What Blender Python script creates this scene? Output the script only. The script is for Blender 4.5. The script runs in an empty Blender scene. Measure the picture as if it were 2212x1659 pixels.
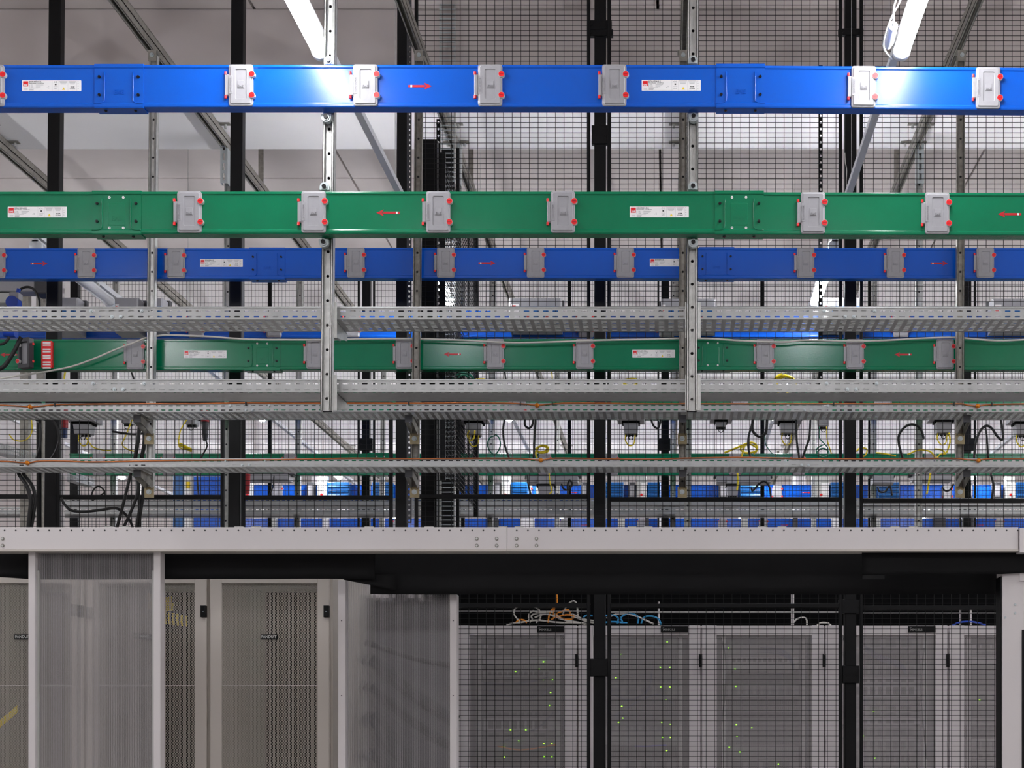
import bpy, bmesh, math, random
from mathutils import Vector, Matrix
random.seed(7)
SC = bpy.context.scene
COL = SC.collection

# ------------------------------------------------------------------ camera, world, exposure
F = 3222.0            # focal length in pixels of the 2212 px wide frame
VX, VY = 1445.0, 1574.0   # where the level view direction meets the frame (lens shift)
EZ = 1.5              # eye height
cam_d = bpy.data.cameras.new('camera'); cam = bpy.data.objects.new('camera', cam_d); COL.objects.link(cam)
cam.location = (0, 0, EZ); cam.rotation_euler = (math.pi/2, 0, 0)
cam_d.sensor_fit = 'HORIZONTAL'; cam_d.sensor_width = 36.0
cam_d.lens = 36.0*F/2212.0
cam_d.shift_x = (1106.0-VX)/2212.0
cam_d.shift_y = (VY-829.5)/2212.0
cam_d.clip_start = 0.05; cam_d.clip_end = 200
SC.camera = cam
w = bpy.data.worlds.new('world'); SC.world = w; w.use_nodes = True
w.node_tree.nodes['Background'].inputs[0].default_value = (0.8, 0.85, 1.0, 1)
w.node_tree.nodes['Background'].inputs[1].default_value = 0.0
SC.view_settings.view_transform = 'Standard'
SC.view_settings.look = 'None'
SC.view_settings.exposure = 0.0
SC.view_settings.gamma = 1.0
LAMP_STRENGTH = 86.0

def W(px, py, Y):
    return Vector(((px-VX)*Y/F, Y, EZ+(VY-py)*Y/F))
def XX(px, Y): return (px-VX)*Y/F
def ZZ(py, Y): return EZ+(VY-py)*Y/F

# ------------------------------------------------------------------ materials
def lin(c):
    out = []
    for v in c:
        v = v/255.0
        out.append(v/12.92 if v <= 0.04045 else ((v+0.055)/1.055)**2.4)
    return tuple(out)+(1.0,)
MATS = {}
def mat(name, rgb, rough=0.5, metal=0.0, noise=0.0, nscale=20.0, bump=0.0, bscale=200.0, coat=0.0, spec=0.5, emis=None, estr=0.0):
    if name in MATS: return MATS[name]
    m = bpy.data.materials.new(name); m.use_nodes = True
    nt = m.node_tree; b = nt.nodes['Principled BSDF']
    base = lin(rgb)
    b.inputs['Base Color'].default_value = base
    b.inputs['Roughness'].default_value = rough
    b.inputs['Metallic'].default_value = metal
    b.inputs['Specular IOR Level'].default_value = spec
    if coat: b.inputs['Coat Weight'].default_value = coat; b.inputs['Coat Roughness'].default_value = 0.15
    tc = None
    if noise or bump:
        tc = nt.nodes.new('ShaderNodeTexCoord')
    if noise:
        n = nt.nodes.new('ShaderNodeTexNoise'); n.inputs['Scale'].default_value = nscale; n.inputs['Detail'].default_value = 5
        r = nt.nodes.new('ShaderNodeMapRange')
        r.inputs['From Min'].default_value = 0.3; r.inputs['From Max'].default_value = 0.7
        r.inputs['To Min'].default_value = 1-noise; r.inputs['To Max'].default_value = 1+noise
        mx = nt.nodes.new('ShaderNodeVectorMath'); mx.operation = 'SCALE'
        mx.inputs[0].default_value = base[:3]
        nt.links.new(tc.outputs['Object'], n.inputs['Vector'])
        nt.links.new(n.outputs['Fac'], r.inputs['Value'])
        nt.links.new(r.outputs['Result'], mx.inputs['Scale'])
        nt.links.new(mx.outputs[0], b.inputs['Base Color'])
    if bump:
        n2 = nt.nodes.new('ShaderNodeTexNoise'); n2.inputs['Scale'].default_value = bscale; n2.inputs['Detail'].default_value = 3
        bp = nt.nodes.new('ShaderNodeBump'); bp.inputs['Strength'].default_value = bump; bp.inputs['Distance'].default_value = 0.002
        nt.links.new(tc.outputs['Object'], n2.inputs['Vector'])
        nt.links.new(n2.outputs['Fac'], bp.inputs['Height'])
        nt.links.new(bp.outputs[0], b.inputs['Normal'])
    if emis:
        b.inputs['Emission Color'].default_value = lin(emis); b.inputs['Emission Strength'].default_value = estr
    MATS[name] = m
    return m

def perforated(name, rgb, A, B, r, rough=0.5, metal=0.0):
    """sheet metal with round holes on two interleaved rectangular lattices of period A x B, hole radius r"""
    m = bpy.data.materials.new(name); m.use_nodes = True
    nt = m.node_tree; N = nt.nodes; L = nt.links
    b = N['Principled BSDF']; b.inputs['Base Color'].default_value = lin(rgb)
    b.inputs['Roughness'].default_value = rough; b.inputs['Metallic'].default_value = metal
    tc = N.new('ShaderNodeTexCoord'); sp = N.new('ShaderNodeSeparateXYZ'); L.new(tc.outputs['Object'], sp.inputs[0])
    def M(op, a, b_=None, c=None):
        n = N.new('ShaderNodeMath'); n.operation = op
        for i, v in enumerate((a, b_, c)):
            if v is None: continue
            if isinstance(v, (int, float)): n.inputs[i].default_value = v
            else: L.new(v, n.inputs[i])
        return n.outputs[0]
    def dist(ox, oz):
        dx = M('WRAP', M('ADD', sp.outputs['X'], ox), A/2, -A/2)
        dz = M('WRAP', M('ADD', sp.outputs['Z'], oz), B/2, -B/2)
        return M('ADD', M('MULTIPLY', dx, dx), M('MULTIPLY', dz, dz))
    d = M('MINIMUM', dist(0, 0), dist(A/2, B/2))
    hole = M('LESS_THAN', d, r*r)
    tr = N.new('ShaderNodeBsdfTransparent'); mx = N.new('ShaderNodeMixShader')
    L.new(hole, mx.inputs[0]); L.new(b.outputs[0], mx.inputs[1]); L.new(tr.outputs[0], mx.inputs[2])
    L.new(mx.outputs[0], N['Material Output'].inputs['Surface'])
    return m

BLUE = mat('blue_paint', (0, 86, 196), 0.24, 0, bump=0.1, bscale=260)
GREEN = mat('green_paint', (0, 117, 78), 0.19, 0, bump=0.12, bscale=200, noise=0.05, nscale=6)
DBLUE = mat('petrol_blue_plastic', (10, 92, 160), 0.3)
GREYP = mat('grey_plastic', (158, 157, 161), 0.42, noise=0.03, nscale=60)
DGREY = mat('dark_grey_plastic', (60, 60, 64), 0.5)
LGREY = mat('light_grey_plastic', (190, 190, 186), 0.5)
RED = mat('red_plastic', (232, 26, 34), 0.35)
DRED = mat('dark_red_plastic', (150, 14, 26), 0.45)
ARROW = mat('red_sticker', (188, 12, 32), 0.4)
WHITE = mat('white_sticker', (244, 242, 242), 0.45)
INK = mat('black_ink', (40, 40, 42), 0.6)
INKG = mat('grey_ink', (150, 150, 152), 0.6)
YEL = mat('yellow_sticker', (240, 205, 20), 0.5)
BLACK = mat('black_steel', (9, 9, 11), 0.5, spec=0.25)
WIRE = mat('black_mesh_wire', (9, 9, 11), 0.5, spec=0.25)
BOLT = mat('black_bolt', (20, 18, 20), 0.35, 0.3)
GALV = mat('galvanised_steel', (205, 205, 202), 0.42, 0.55, noise=0.12, nscale=35, bump=0.05, bscale=90)
GALVT = mat('galvanised_tray_steel', (178, 179, 178), 0.4, 0.5, noise=0.08, nscale=18, bump=0.04, bscale=60)
GALVD = mat('weathered_galvanised_steel', (150, 146, 138), 0.5, 0.5, noise=0.22, nscale=40)
ZINC = mat('bright_zinc', (196, 204, 206), 0.38, 0.7)
YZINC = mat('yellow_zinc', (172, 158, 124), 0.4, 0.5, noise=0.08, nscale=40)
WPAINT = mat('white_painted_steel', (226, 220, 219), 0.5, bump=0.08, bscale=300)
CABL = mat('beige_grey_steel', (205, 197, 188), 0.5, bump=0.05, bscale=300)
CABR = mat('light_grey_steel', (234, 227, 228), 0.5)
DARK = mat('dark_interior', (5, 5, 6), 0.9, spec=0.1)
CLOTH = mat('black_rubber_sheet', (20, 20, 21), 0.7, noise=0.1, nscale=8, spec=0.2)
CEIL = mat('painted_concrete', (204, 195, 192), 0.9, noise=0.04, nscale=3, bump=0.1, bscale=50)
CEIL_LIT = mat('lamplit_ceiling_paint', (252, 249, 249), 0.85, noise=0.02, nscale=3)  # whiter ceiling tone with lamp light put into the colour
WALLM = mat('white_wall_paint', (250, 242, 240), 0.9, noise=0.02, nscale=2)
FLOORM = mat('grey_floor_tile', (138, 137, 136), 0.5, noise=0.05, nscale=3)
LAMPB = mat('lamp_housing_white', (232, 234, 238), 0.4)
LAMP = mat('lit_diffuser', (250, 250, 250), 0.4, emis=(250, 251, 255), estr=LAMP_STRENGTH)
UNLIT = mat('unlit_diffuser', (222, 222, 226), 0.35)
CBLK = mat('black_cable', (16, 16, 17), 0.45)
CYEL = mat('yellow_cable', (232, 208, 26), 0.45)
CGRN = mat('green_cable', (0, 110, 84), 0.45)
CWHT = mat('light_grey_cable', (206, 203, 196), 0.5)
CORG = mat('orange_cable', (246, 150, 24), 0.45)
CBLU = mat('light_blue_cable', (40, 150, 205), 0.45)
CDBL = mat('dark_blue_cable', (32, 50, 96), 0.45)
COPPER = mat('copper_wire', (200, 120, 70), 0.35, 0.7)
BRASS = mat('copper_clamp', (214, 130, 40), 0.3, 0.75)
SERV = mat('server_face_grey', (120, 120, 122), 0.45, 0.2, noise=0.15, nscale=30)
SERVD = mat('server_face_dark', (52, 52, 56), 0.5)
LEDG = mat('green_light', (120, 230, 20), 0.5, emis=(150, 240, 20), estr=6)
LEDB = mat('blue_light', (60, 120, 255), 0.5, emis=(60, 110, 255), estr=8)
PERFL = perforated('perforated_beige_steel', (205, 197, 188), 0.01334, 0.0077, 0.00315)
PERFR = perforated('perforated_light_grey_steel', (230, 223, 224), 0.01126, 0.0065, 0.0025)

def polycarb():
    m = bpy.data.materials.new('ribbed_polycarbonate'); m.use_nodes = True
    nt = m.node_tree; N = nt.nodes; L = nt.links
    out = N['Material Output']; N.remove(N['Principled BSDF'])
    g = N.new('ShaderNodeBsdfRefraction'); g.inputs['Roughness'].default_value = 0.15; g.inputs['IOR'].default_value = 1.25
    g.inputs['Color'].default_value = (0.97, 0.97, 0.98, 1)
    t = N.new('ShaderNodeBsdfTransparent'); t.inputs['Color'].default_value = (0.97, 0.97, 0.98, 1)
    d = N.new('ShaderNodeBsdfDiffuse'); d.inputs['Color'].default_value = (0.75, 0.72, 0.72, 1)
    gl = N.new('ShaderNodeBsdfGlossy'); gl.inputs['Roughness'].default_value = 0.2; gl.inputs['Color'].default_value = (0.9, 0.9, 0.9, 1)
    a = N.new('ShaderNodeMixShader'); a.inputs[0].default_value = 0.4
    L.new(g.outputs[0], a.inputs[1]); L.new(t.outputs[0], a.inputs[2])
    b = N.new('ShaderNodeMixShader'); b.inputs[0].default_value = 0.08
    L.new(a.outputs[0], b.inputs[1]); L.new(d.outputs[0], b.inputs[2])
    c = N.new('ShaderNodeMixShader'); c.inputs[0].default_value = 0.04
    L.new(b.outputs[0], c.inputs[1]); L.new(gl.outputs[0], c.inputs[2])
    L.new(c.outputs[0], out.inputs['Surface'])
    return m
POLY = polycarb()
RIB = mat('polycarbonate_rib', (165, 162, 163), 0.4)

# ------------------------------------------------------------------ mesh builder
class MB:
    def __init__(s): s.v = []; s.f = []; s.m = []; s.ms = []; s.sm = []
    def mi(s, m):
        if m not in s.ms: s.ms.append(m)
        return s.ms.index(m)
    def add(s, vs, fs, m, smooth=False):
        o = len(s.v); s.v += [tuple(x) for x in vs]; k = s.mi(m)
        for f in fs: s.f.append(tuple(o+i for i in f)); s.m.append(k); s.sm.append(smooth)
    def box(s, x0, x1, y0, y1, z0, z1, m):
        if x1 < x0: x0, x1 = x1, x0
        if y1 < y0: y0, y1 = y1, y0
        if z1 < z0: z0, z1 = z1, z0
        v = [(x0,y0,z0),(x1,y0,z0),(x1,y1,z0),(x0,y1,z0),(x0,y0,z1),(x1,y0,z1),(x1,y1,z1),(x0,y1,z1)]
        s.add(v, [(0,3,2,1),(4,5,6,7),(0,1,5,4),(1,2,6,5),(2,3,7,6),(3,0,4,7)], m)
    def cbox(s, x0, x1, y0, y1, z0, z1, m, c=0.003):
        """box whose camera-side (low y) edges are chamfered by c"""
        a = [(x0,y1,z0),(x1,y1,z0),(x1,y1,z1),(x0,y1,z1)]
        b = [(x0,y0+c,z0),(x1,y0+c,z0),(x1,y0+c,z1),(x0,y0+c,z1)]
        d = [(x0+c,y0,z0+c),(x1-c,y0,z0+c),(x1-c,y0,z1-c),(x0+c,y0,z1-c)]
        s.loft([a, b, d], m, True, True)
    def loft(s, loops, m, cap0=False, cap1=False, smooth=False, closed=True):
        n = len(loops[0]); vs = [p for l in loops for p in l]; fs = []
        for i in range(len(loops)-1):
            for j in range(n if closed else n-1):
                k = (j+1) % n
                fs.append((i*n+j, i*n+k, (i+1)*n+k, (i+1)*n+j))
        if cap0: fs.append(tuple(range(n-1, -1, -1)))
        if cap1: fs.append(tuple(range((len(loops)-1)*n, len(loops)*n)))
        s.add(vs, fs, m, smooth)
    def cyl(s, p0, p1, r, m, n=10, r1=None, smooth=True, caps=True):
        p0 = Vector(p0); p1 = Vector(p1); d = (p1-p0).normalized()
        u = d.orthogonal().normalized(); v = d.cross(u); r1 = r if r1 is None else r1
        A = [p0+(u*math.cos(2*math.pi*i/n)+v*math.sin(2*math.pi*i/n))*r for i in range(n)]
        B = [p1+(u*math.cos(2*math.pi*i/n)+v*math.sin(2*math.pi*i/n))*r1 for i in range(n)]
        s.loft([A, B], m, False, False, smooth)
        if caps:
            s.add(A, [tuple(range(n-1, -1, -1))], m); s.add(B, [tuple(range(n))], m)
    def tube(s, pts, r, m, n=8):
        pts = [Vector(p) for p in pts]; loops = []; u = None
        for i, p in enumerate(pts):
            d = (pts[min(i+1, len(pts)-1)]-pts[max(i-1, 0)])
            if d.length < 1e-9: d = Vector((0, 0, 1))
            d.normalize()
            u = d.orthogonal().normalized() if u is None else (u-d*u.dot(d)).normalized()
            v = d.cross(u)
            loops.append([p+(u*math.cos(2*math.pi*k/n)+v*math.sin(2*math.pi*k/n))*r for k in range(n)])
        s.loft(loops, m, True, True, True)
    def bar(s, p0, p1, wx, wz, m):
        """square bar from p0 to p1 (running mostly along y)"""
        p0 = Vector(p0); p1 = Vector(p1)
        A = [p0+Vector((a*wx/2, 0, b*wz/2)) for a, b in ((-1,-1),(1,-1),(1,1),(-1,1))]
        B = [p1+Vector((a*wx/2, 0, b*wz/2)) for a, b in ((-1,-1),(1,-1),(1,1),(-1,1))]
        s.loft([A, B], m, True, True)
    def mesh(s, name):
        me = bpy.data.meshes.new(name); me.from_pydata(s.v, [], s.f)
        for m in s.ms: me.materials.append(m)
        me.polygons.foreach_set('material_index', s.m)
        me.polygons.foreach_set('use_smooth', s.sm)
        me.update(); return me
    def build(s, name, parent=None, loc=None, me=None):
        o = bpy.data.objects.new(name, me or s.mesh(name)); COL.objects.link(o)
        if parent: o.parent = parent
        if loc is not None: o.location = loc
        return o

def tag(o, label, cat, group=None, kind=None):
    if label: o['label'] = label
    if cat: o['category'] = cat
    if group: o['group'] = group
    if kind: o['kind'] = kind
    return o
def root(name, loc, label, cat, group=None, rot=None):
    o = bpy.data.objects.new(name, None); COL.objects.link(o); o.location = loc
    o.empty_display_size = 0.1
    if rot: o.rotation_euler = rot
    return tag(o, label, cat, group)
def inst(me, name, parent, loc=(0, 0, 0), rot=None, scale=None):
    o = bpy.data.objects.new(name, me); COL.objects.link(o); o.parent = parent; o.location = loc
    if rot: o.rotation_euler = rot
    if scale: o.scale = scale
    return o
def thick(o, t=0.0012, off=1.0):
    md = o.modifiers.new('sheet', 'SOLIDIFY'); md.thickness = t; md.offset = off
def rrect(x0, x1, z0, z1, r, y, n=4):
    pts = []
    for cx, cz, a0 in ((x1-r, z0+r, -90), (x1-r, z1-r, 0), (x0+r, z1-r, 90), (x0+r, z0+r, 180)):
        for i in range(n+1):
            a = math.radians(a0+90*i/n); pts.append((cx+r*math.cos(a), y, cz+r*math.sin(a)))
    return pts
def catmull(P, seg=8, closed=False):
    P = [Vector(p) for p in P]
    if len(P) < 3: return P
    Q = [P[-1]]+P+[P[0], P[1]] if closed else [P[0]*2-P[1]]+P+[P[-1]*2-P[-2]]
    out = []
    for i in range(1, len(Q)-2):
        a, b, c, d = Q[i-1:i+3]
        for k in range(seg):
            t = k/seg
            out.append(0.5*((2*b)+(c-a)*t+(2*a-5*b+4*c-d)*t*t+(3*b-a-3*c+d)*t**3))
    out.append(Q[-2]); return out

FONT = bpy.data.fonts.load('<builtin>') if False else None
_txt = {}
def text_mesh(s, size, depth, m, bold=0.0, align='CENTER'):
    key = (s, size, depth, m.name, bold, align)
    if key in _txt: return _txt[key]
    c = bpy.data.curves.new('lettering', 'FONT'); c.body = s; c.size = size; c.extrude = depth; c.offset = bold
    c.align_x = align; c.align_y = 'CENTER'; c.resolution_u = 3
    o = bpy.data.objects.new('tmp', c); COL.objects.link(o)
    dg = bpy.context.evaluated_depsgraph_get(); dg.update()
    me = bpy.data.meshes.new_from_object(o.evaluated_get(dg)); me.name = 'lettering'
    me.materials.clear(); me.materials.append(m)
    bpy.data.objects.remove(o); bpy.data.curves.remove(c)
    me.transform(Matrix.Rotation(math.pi/2, 4, 'X'))
    _txt[key] = me
    return me
def join_text(mb, me, dx, y, dz, m, rot=0.0):
    R = Matrix.Rotation(rot, 4, 'Y')
    vs = [R @ v.co + Vector((dx, y, dz)) for v in me.vertices]
    mb.add(vs, [tuple(p.vertices) for p in me.polygons], m)

# ------------------------------------------------------------------ room shell
def struct(name, mb):
    o = mb.build(name); o['kind'] = 'structure'; return o
X0, X1, YB, YF, ZC = -14.0, 13.0, -6.0, 27.0, 6.01
mb = MB(); mb.box(X0, X1, YB, YF, -0.1, 0, FLOORM); struct('floor', mb)
mb = MB(); mb.box(X0, X1, YF, YF+0.1, 0, ZC, WALLM); struct('wall_far', mb)
mb = MB(); mb.box(X0, X1, YB-0.1, YB, 0, ZC, WALLM); struct('wall_near', mb)
mb = MB(); mb.box(X0-0.1, X0, YB, YF, 0, ZC, WALLM); struct('wall_left', mb)
mb = MB(); mb.box(X1, X1+0.1, YB, YF, 0, ZC, WALLM); struct('wall_right', mb)
ceil = bpy.data.objects.new('ceiling', None); COL.objects.link(ceil); ceil['kind'] = 'structure'
# concrete ceiling slabs spanning between downstand beams, with narrow open joints
ys = [YB, -3.2, -0.5, 2.4, 5.2, 7.6, 9.35, 12.22, 14.75, 17.4, 20.15, 23.0, YF]
xs = [X0, -12.73, -10.2, -7.66, -5.13, -2.60, -0.07, 2.46, 5.0, 7.53, 10.06, X1]
for i in range(len(ys)-1):
    for k in range(len(xs)-1):
        mb = MB(); mb.box(xs[k]+.009, xs[k+1]-.009, ys[i]+0.008, ys[i+1]-0.008, ZC, ZC+0.2, CEIL if ys[i] < 14 else CEIL_LIT); mb.build('ceiling_slab', ceil)  # far bays whitened in place of brighter light
mb = MB(); mb.box(X0, X1, YB, YF, ZC+0.2, ZC+0.25, CEIL); mb.build('ceiling_deck', ceil)
n = 0
for y in (-1.45, 3.95, 9.35, 14.75, 20.15):   # downstand beams, undersides and far faces whitened to look lamp-lit
    n += 1; zb = 5.362
    mb = MB(); mb.box(X0, X1, y, y+.58, zb+.03, ZC, CEIL if y < 12 else CEIL_LIT); tr = struct('trim_%d' % n, mb)
    mb = MB(); mb.box(X0, X1, y, y+.24, zb, zb+.0298, CEIL_LIT); mb.build('soffit_board', tr)
    mb = MB(); mb.box(X0, X1, y+.25, y+.60, zb+.004, zb+.0298, CEIL_LIT); mb.build('soffit_board', tr)
    mb = MB(); mb.box(X0, X1, y-.012, y-.0005, zb-.0, zb+.05, CEIL_LIT); mb.build('edge_lip', tr)

# ------------------------------------------------------------------ busbar duct parts
# local frame of a duct: origin on the front face centre line; x along the run, -y towards the aisle, z up
def profile(g=0.0):
    return [(0.055+g, 0.0855+g), (0.004-g, 0.0855+g), (0.001-g, 0.0845+g), (-g, 0.081+g), (-g, 0.0745), (0.0035-g, 0.0705), (0.0035-g, -0.0665),
            (-g, -0.071), (-g, -0.0805-g), (0.0015-g, -0.0845-g), (0.005-g, -0.0855-g), (0.055+g, -0.0855-g)]
def duct_mesh(x0, x1, m, g=0.0):
    mb = MB(); P = profile(g)
    mb.loft([[(x0, a, b) for a, b in P], [(x1, a, b) for a, b in P]], m, True, True)
    return mb
COVER_B = COVER_K = COVER_P = COVER_T = COVER_V = None
def cover_meshes():
    # body
    mb = MB(); x0, x1, z0, z1 = -0.0485, 0.0485, -0.083, 0.083
    L = [rrect(x0, x1, z0, z1, .009, 0.004), rrect(x0, x1, z0, z1, .009, -.006), rrect(x0+.002, x1-.002, z0+.002, z1-.002, .008, -.0075),
         rrect(x0+.0055, x1-.0055, z0+.0055, z1-.0055, .006, -.0078), rrect(x0+.009, x1-.009, z0+.009, z1-.009, .005, -.0115),
         rrect(-.0215, .0245, -.057, .0625, .0055, -.0115), rrect(-.020, .023, -.0555, .061, .005, -.0085)]
    mb.loft(L, GREYP, False, True)
    # hinge tab and its raised label field
    mb.cbox(-.0625, -.047, -.009, .004, -.0425, .0425, GREYP, .003)
    mb.cyl((-.0605, -.006, -.0425), (-.0605, -.006, .0425), .0035, GREYP, 8)
    mb.loft([rrect(-.047, -.031, -.037, .037, .003, -.0115), rrect(-.0465, -.0315, -.0365, .0365, .003, -.0122)], GREYP, False, True)
    # logo tile standing in the window
    mb.cbox(-.013, .0145, -.0105, -.008, -.013, .016, GREYP, .0008)
    body = mb.mesh('plug_cover')
    mb = MB(); mb.cyl((0, 0, 0), (0, -.0155, 0), .0127, LGREY, 18); mb.cyl((0, -.0155, 0), (0, -.0165, 0), .0112, RED, 18)
    mb.box(-.0075, .0075, -.0172, -.0165, -.0012, .0012, DRED)
    knob = mb.mesh('knob')
    mb = MB(); mb.cyl((0, -.006, -.006), (0, -.006, .006), .0055, RED, 10)
    pin = mb.mesh('hinge_pin')
    mb = MB(); join_text(mb, text_mesh('EAE', 0.0135, 0.0016, LGREY, 0.0003), .0007, -.0112, -.0055, GREYP)
    join_text(mb, text_mesh('PLUG COVER', 0.0098, 0.001, LGREY), -.039, -.0126, 0, GREYP, -math.pi/2)
    letters = mb.mesh('lettering')
    return body, knob, pin, letters
CB, CK, CP, CL = cover_meshes()
def add_cover(duct, x, small=False, z=0.0):
    c = inst(CB, 'plug_cover', duct, (x, 0, z))
    for kz in (.042, -.042): inst(CK, 'knob', c, (.046, 0.002, kz))
    for kz in (.0475, -.0475): inst(CP, 'hinge_pin', c, (-.0605, 0, kz))
    if not small: inst(CL, 'lettering', c)
    return c
def label_mesh():
    w, h = 0.238, 0.043; mb = MB(); y = -0.0003
    mb.loft([rrect(-w/2, w/2, -h/2, h/2, .002, 0.003), rrect(-w/2, w/2, -h/2, h/2, .002, y)], WHITE, False, True)
    def px(a): return -w/2+(a-232)/(2000-232)*w
    def pz(b): return h/2-(b-218)/(530-218)*h
    e = y-0.0004
    def rect(a0, a1, b0, b1, m, dy=0): mb.add([(px(a0), e-dy, pz(b1)), (px(a1), e-dy, pz(b1)), (px(a1), e-dy, pz(b0)), (px(a0), e-dy, pz(b0))], [(0, 1, 2, 3)], m)
    def txt(s, a, b, size, m, bold=0.0, al='LEFT', dy=0.0002): join_text(mb, text_mesh(s, size, 0, m, bold, al), px(a), e-dy, pz(b), m)
    rect(265, 415, 248, 398, RED)
    txt('EAE', 340, 362, .0085, WHITE, .0004, 'CENTER', .0006)
    txt('KOA 0254-II-X', 440, 262, .0078, INK, .0002)
    txt('Plug-in Busbar   L=2.500 mm', 440, 305, .0052, INK, .0001)
    random.seed(3)
    for r_ in range(3):
        rect(495, 550+8*r_, 350+30*r_, 358+30*r_, INKG); rect(645, 870-40*r_, 350+30*r_, 358+30*r_, INKG)
    rect(445, 455, 350, 420, INKG); rect(445, 720, 436, 444, INKG); rect(445, 590, 470, 478, INK); rect(445, 580, 498, 506, INK)
    rect(290, 400, 462, 468, INKG); rect(290, 400, 492, 498, INKG); rect(970, 990, 430, 440, INK); rect(1005, 1045, 402, 410, INKG); rect(1005, 1045, 440, 448, INKG)
    for a in (1135, 1330, 1605, 1865): rect(a, a+3, 222, 526, INKG)
    txt('C E', 1228, 272, .0085, INK, 0, 'CENTER')
    rect(1212, 1262, 322, 362, INK); rect(1175, 1300, 402, 408, INKG)
    txt('EAC', 1238, 462, .0078, INKG, 0, 'CENTER')
    for a0, a1 in ((1345, 1590), (1620, 1850)):
        for k in range(5): rect(a0+12*k, a1-12*k, 240+22*k, 247+22*k, INKG)
    mb.add([(px(1430), e, pz(498)), (px(1520), e, pz(498)), (px(1475), e, pz(420))], [(0, 1, 2)], YEL)
    txt('40 NM', 1740, 415, .0058, INK, .0002, 'CENTER'); txt('(15 Nm)', 1740, 465, .0062, INK, .0001, 'CENTER')
    for k, s_ in enumerate(('L1', 'L2', 'L3', 'N')): txt(s_, 1910, 250+70*k, .0048, INK, 0, 'CENTER')
    return mb.mesh('rating_label')
LM = label_mesh()
def arrow_mesh():
    mb = MB(); y = -.0005
    L = 0.095
    mb.add([(-L/2+.016, y, -.0045), (L/2-.028, y, -.0045), (L/2-.028, y, .0045), (-L/2+.016, y, .0045)], [(0, 1, 2, 3)], ARROW)
    mb.add([(L/2-.030, y, -.0135), (L/2, y, 0), (L/2-.030, y, .0135), (L/2-.024, y, 0)], [(0, 1, 2, 3)], ARROW)
    mb.add([(-L/2+.009, y, -.0045), (-L/2+.016, y, -.0045), (-L/2+.016, y, .0045), (-L/2+.009, y, .0045)], [(0, 1, 2, 3)], WHITE)
    mb.add([(-L/2, y, -.0045), (-L/2+.009, y, -.0045), (-L/2+.009, y, .0045), (-L/2, y, .0045)], [(0, 1, 2, 3)], ARROW)
    return mb.mesh('direction_arrow')
AM = arrow_mesh()
def joint_mesh(m, rivets):
    mb = duct_mesh(-.0985, .0985, m, .0035)
    for s in (-1, 1):   # pressed outline of the two screw flaps
        pts = catmull([(s*.058, -.0035, .055), (s*.058, -.0035, 0), (s*.058, -.0035, -.055), (s*.064, -.0035, -.066), (s*.078, -.0035, -.070), (s*.0985, -.0035, -.0705)], 3)
        mb.tube(pts, .0022, m, 6)
    if rivets:
        mb.loft([rrect(-.035, .035, -.052, .038, .004, -.0002), rrect(-.033, .033, -.050, .036, .004, -.0012)], m, False, True)
    join_text(mb, text_mesh('EAE', 0.026, 0.0005, m, 0.0), 0, -.0018, -.025, m)
    return mb.mesh('joint_cover')
JM = {'b': joint_mesh(BLUE, False), 'g': joint_mesh(GREEN, True)}
mb = MB(); mb.cyl((0, 0.002, 0), (0, -.005, 0), .0058, BOLT, 10); mb.cyl((0, -.005, 0), (0, -.0075, 0), .0035, BOLT, 6); BM = mb.mesh('bolt')
mb = MB(); mb.cyl((0, 0.002, 0), (0, -.0016, 0), .0050, WHITE, 12); mb.cyl((0, -.0016, 0), (0, -.0019, 0), .002, DGREY, 8); RM = mb.mesh('rivet')
def add_joint(duct, x, c):
    j = inst(JM[c], 'joint_cover', duct, (x, 0, 0))
    for bx in (-.084, .0845):
        for bz in (.036, -.036): inst(BM, 'bolt', j, (bx*.93, -.001, bz))
    for bx in (-.060, .060): inst(BM, 'bolt', j, (bx, .02, -.088), (math.pi/2, 0, 0))
    if c == 'g':
        for bx in (-.030, .028):
            for bz in (.061, -.062): inst(RM, 'rivet', j, (bx*.97, -.001, bz))
    return j

def duct(c, Y, pyc, px0, px1, covers=(), labels=(), arrows=(), joints=(), label='', small=False, rot=0.0, group=None):
    """px* are where the pieces stand along the run, given as the photo's columns at this depth"""
    s = F/Y; m = BLUE if c == 'b' else GREEN
    xc = XX((px0+px1)/2, Y)
    r = root('busbar_duct', (xc, Y, ZZ(pyc, Y)), label, 'busbar', group, (0, rot, 0))
    X = lambda p: XX(p, Y)-xc
    duct_mesh(X(px0), X(px1), m).build('housing', r)
    for p in covers: add_cover(r, X(p), small, z=0.0)
    for p in labels: inst(LM, 'rating_label', r, (X(p), .0035-.0008, 0.003))
    for p, d in arrows: inst(AM, 'direction_arrow', r, (X(p), .0035-.0004, 0), (0, 0 if d > 0 else math.pi, 0))
    for p in joints: add_joint(r, X(p), c)
    return r
# note: arrow flipped about Y keeps its face to the aisle
YA, YBR, YCR, YD, YE, YFR = 6.0, 8.30, 9.59, 11.76, 16.36, 18.95
G1, G2 = 'blue busbar runs', 'green busbar runs'
duct('b', YA, 186, -60, 257, (-16,), (111,), (), (257,), 'nearest blue busbar length entering top left, white rating label beside its joint')
duct('b', YA, 185.3, 257, 1600, (521, 790, 1059, 1327), (1450,), ((907, 1),), (1600,), 'nearest blue busbar length with four grey plug covers between its two joints')
duct('b', YA, 189.3, 1600, 2260, (1865, 2134), (), (), (), 'nearest blue busbar length right of its joint, two plug covers beside lamp glare', rot=0.0085)
duct('g', YA, 459.3, -60, 252, (), (80,), (), (252,), 'nearest green busbar length at top left, a white rating label and no cover')
duct('g', YA, 459, 252, 1597, (410, 678, 947, 1216), (1424,), ((838, -1),), (1597,), 'nearest green busbar length with four plug covers and a red arrow between joints')
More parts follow.
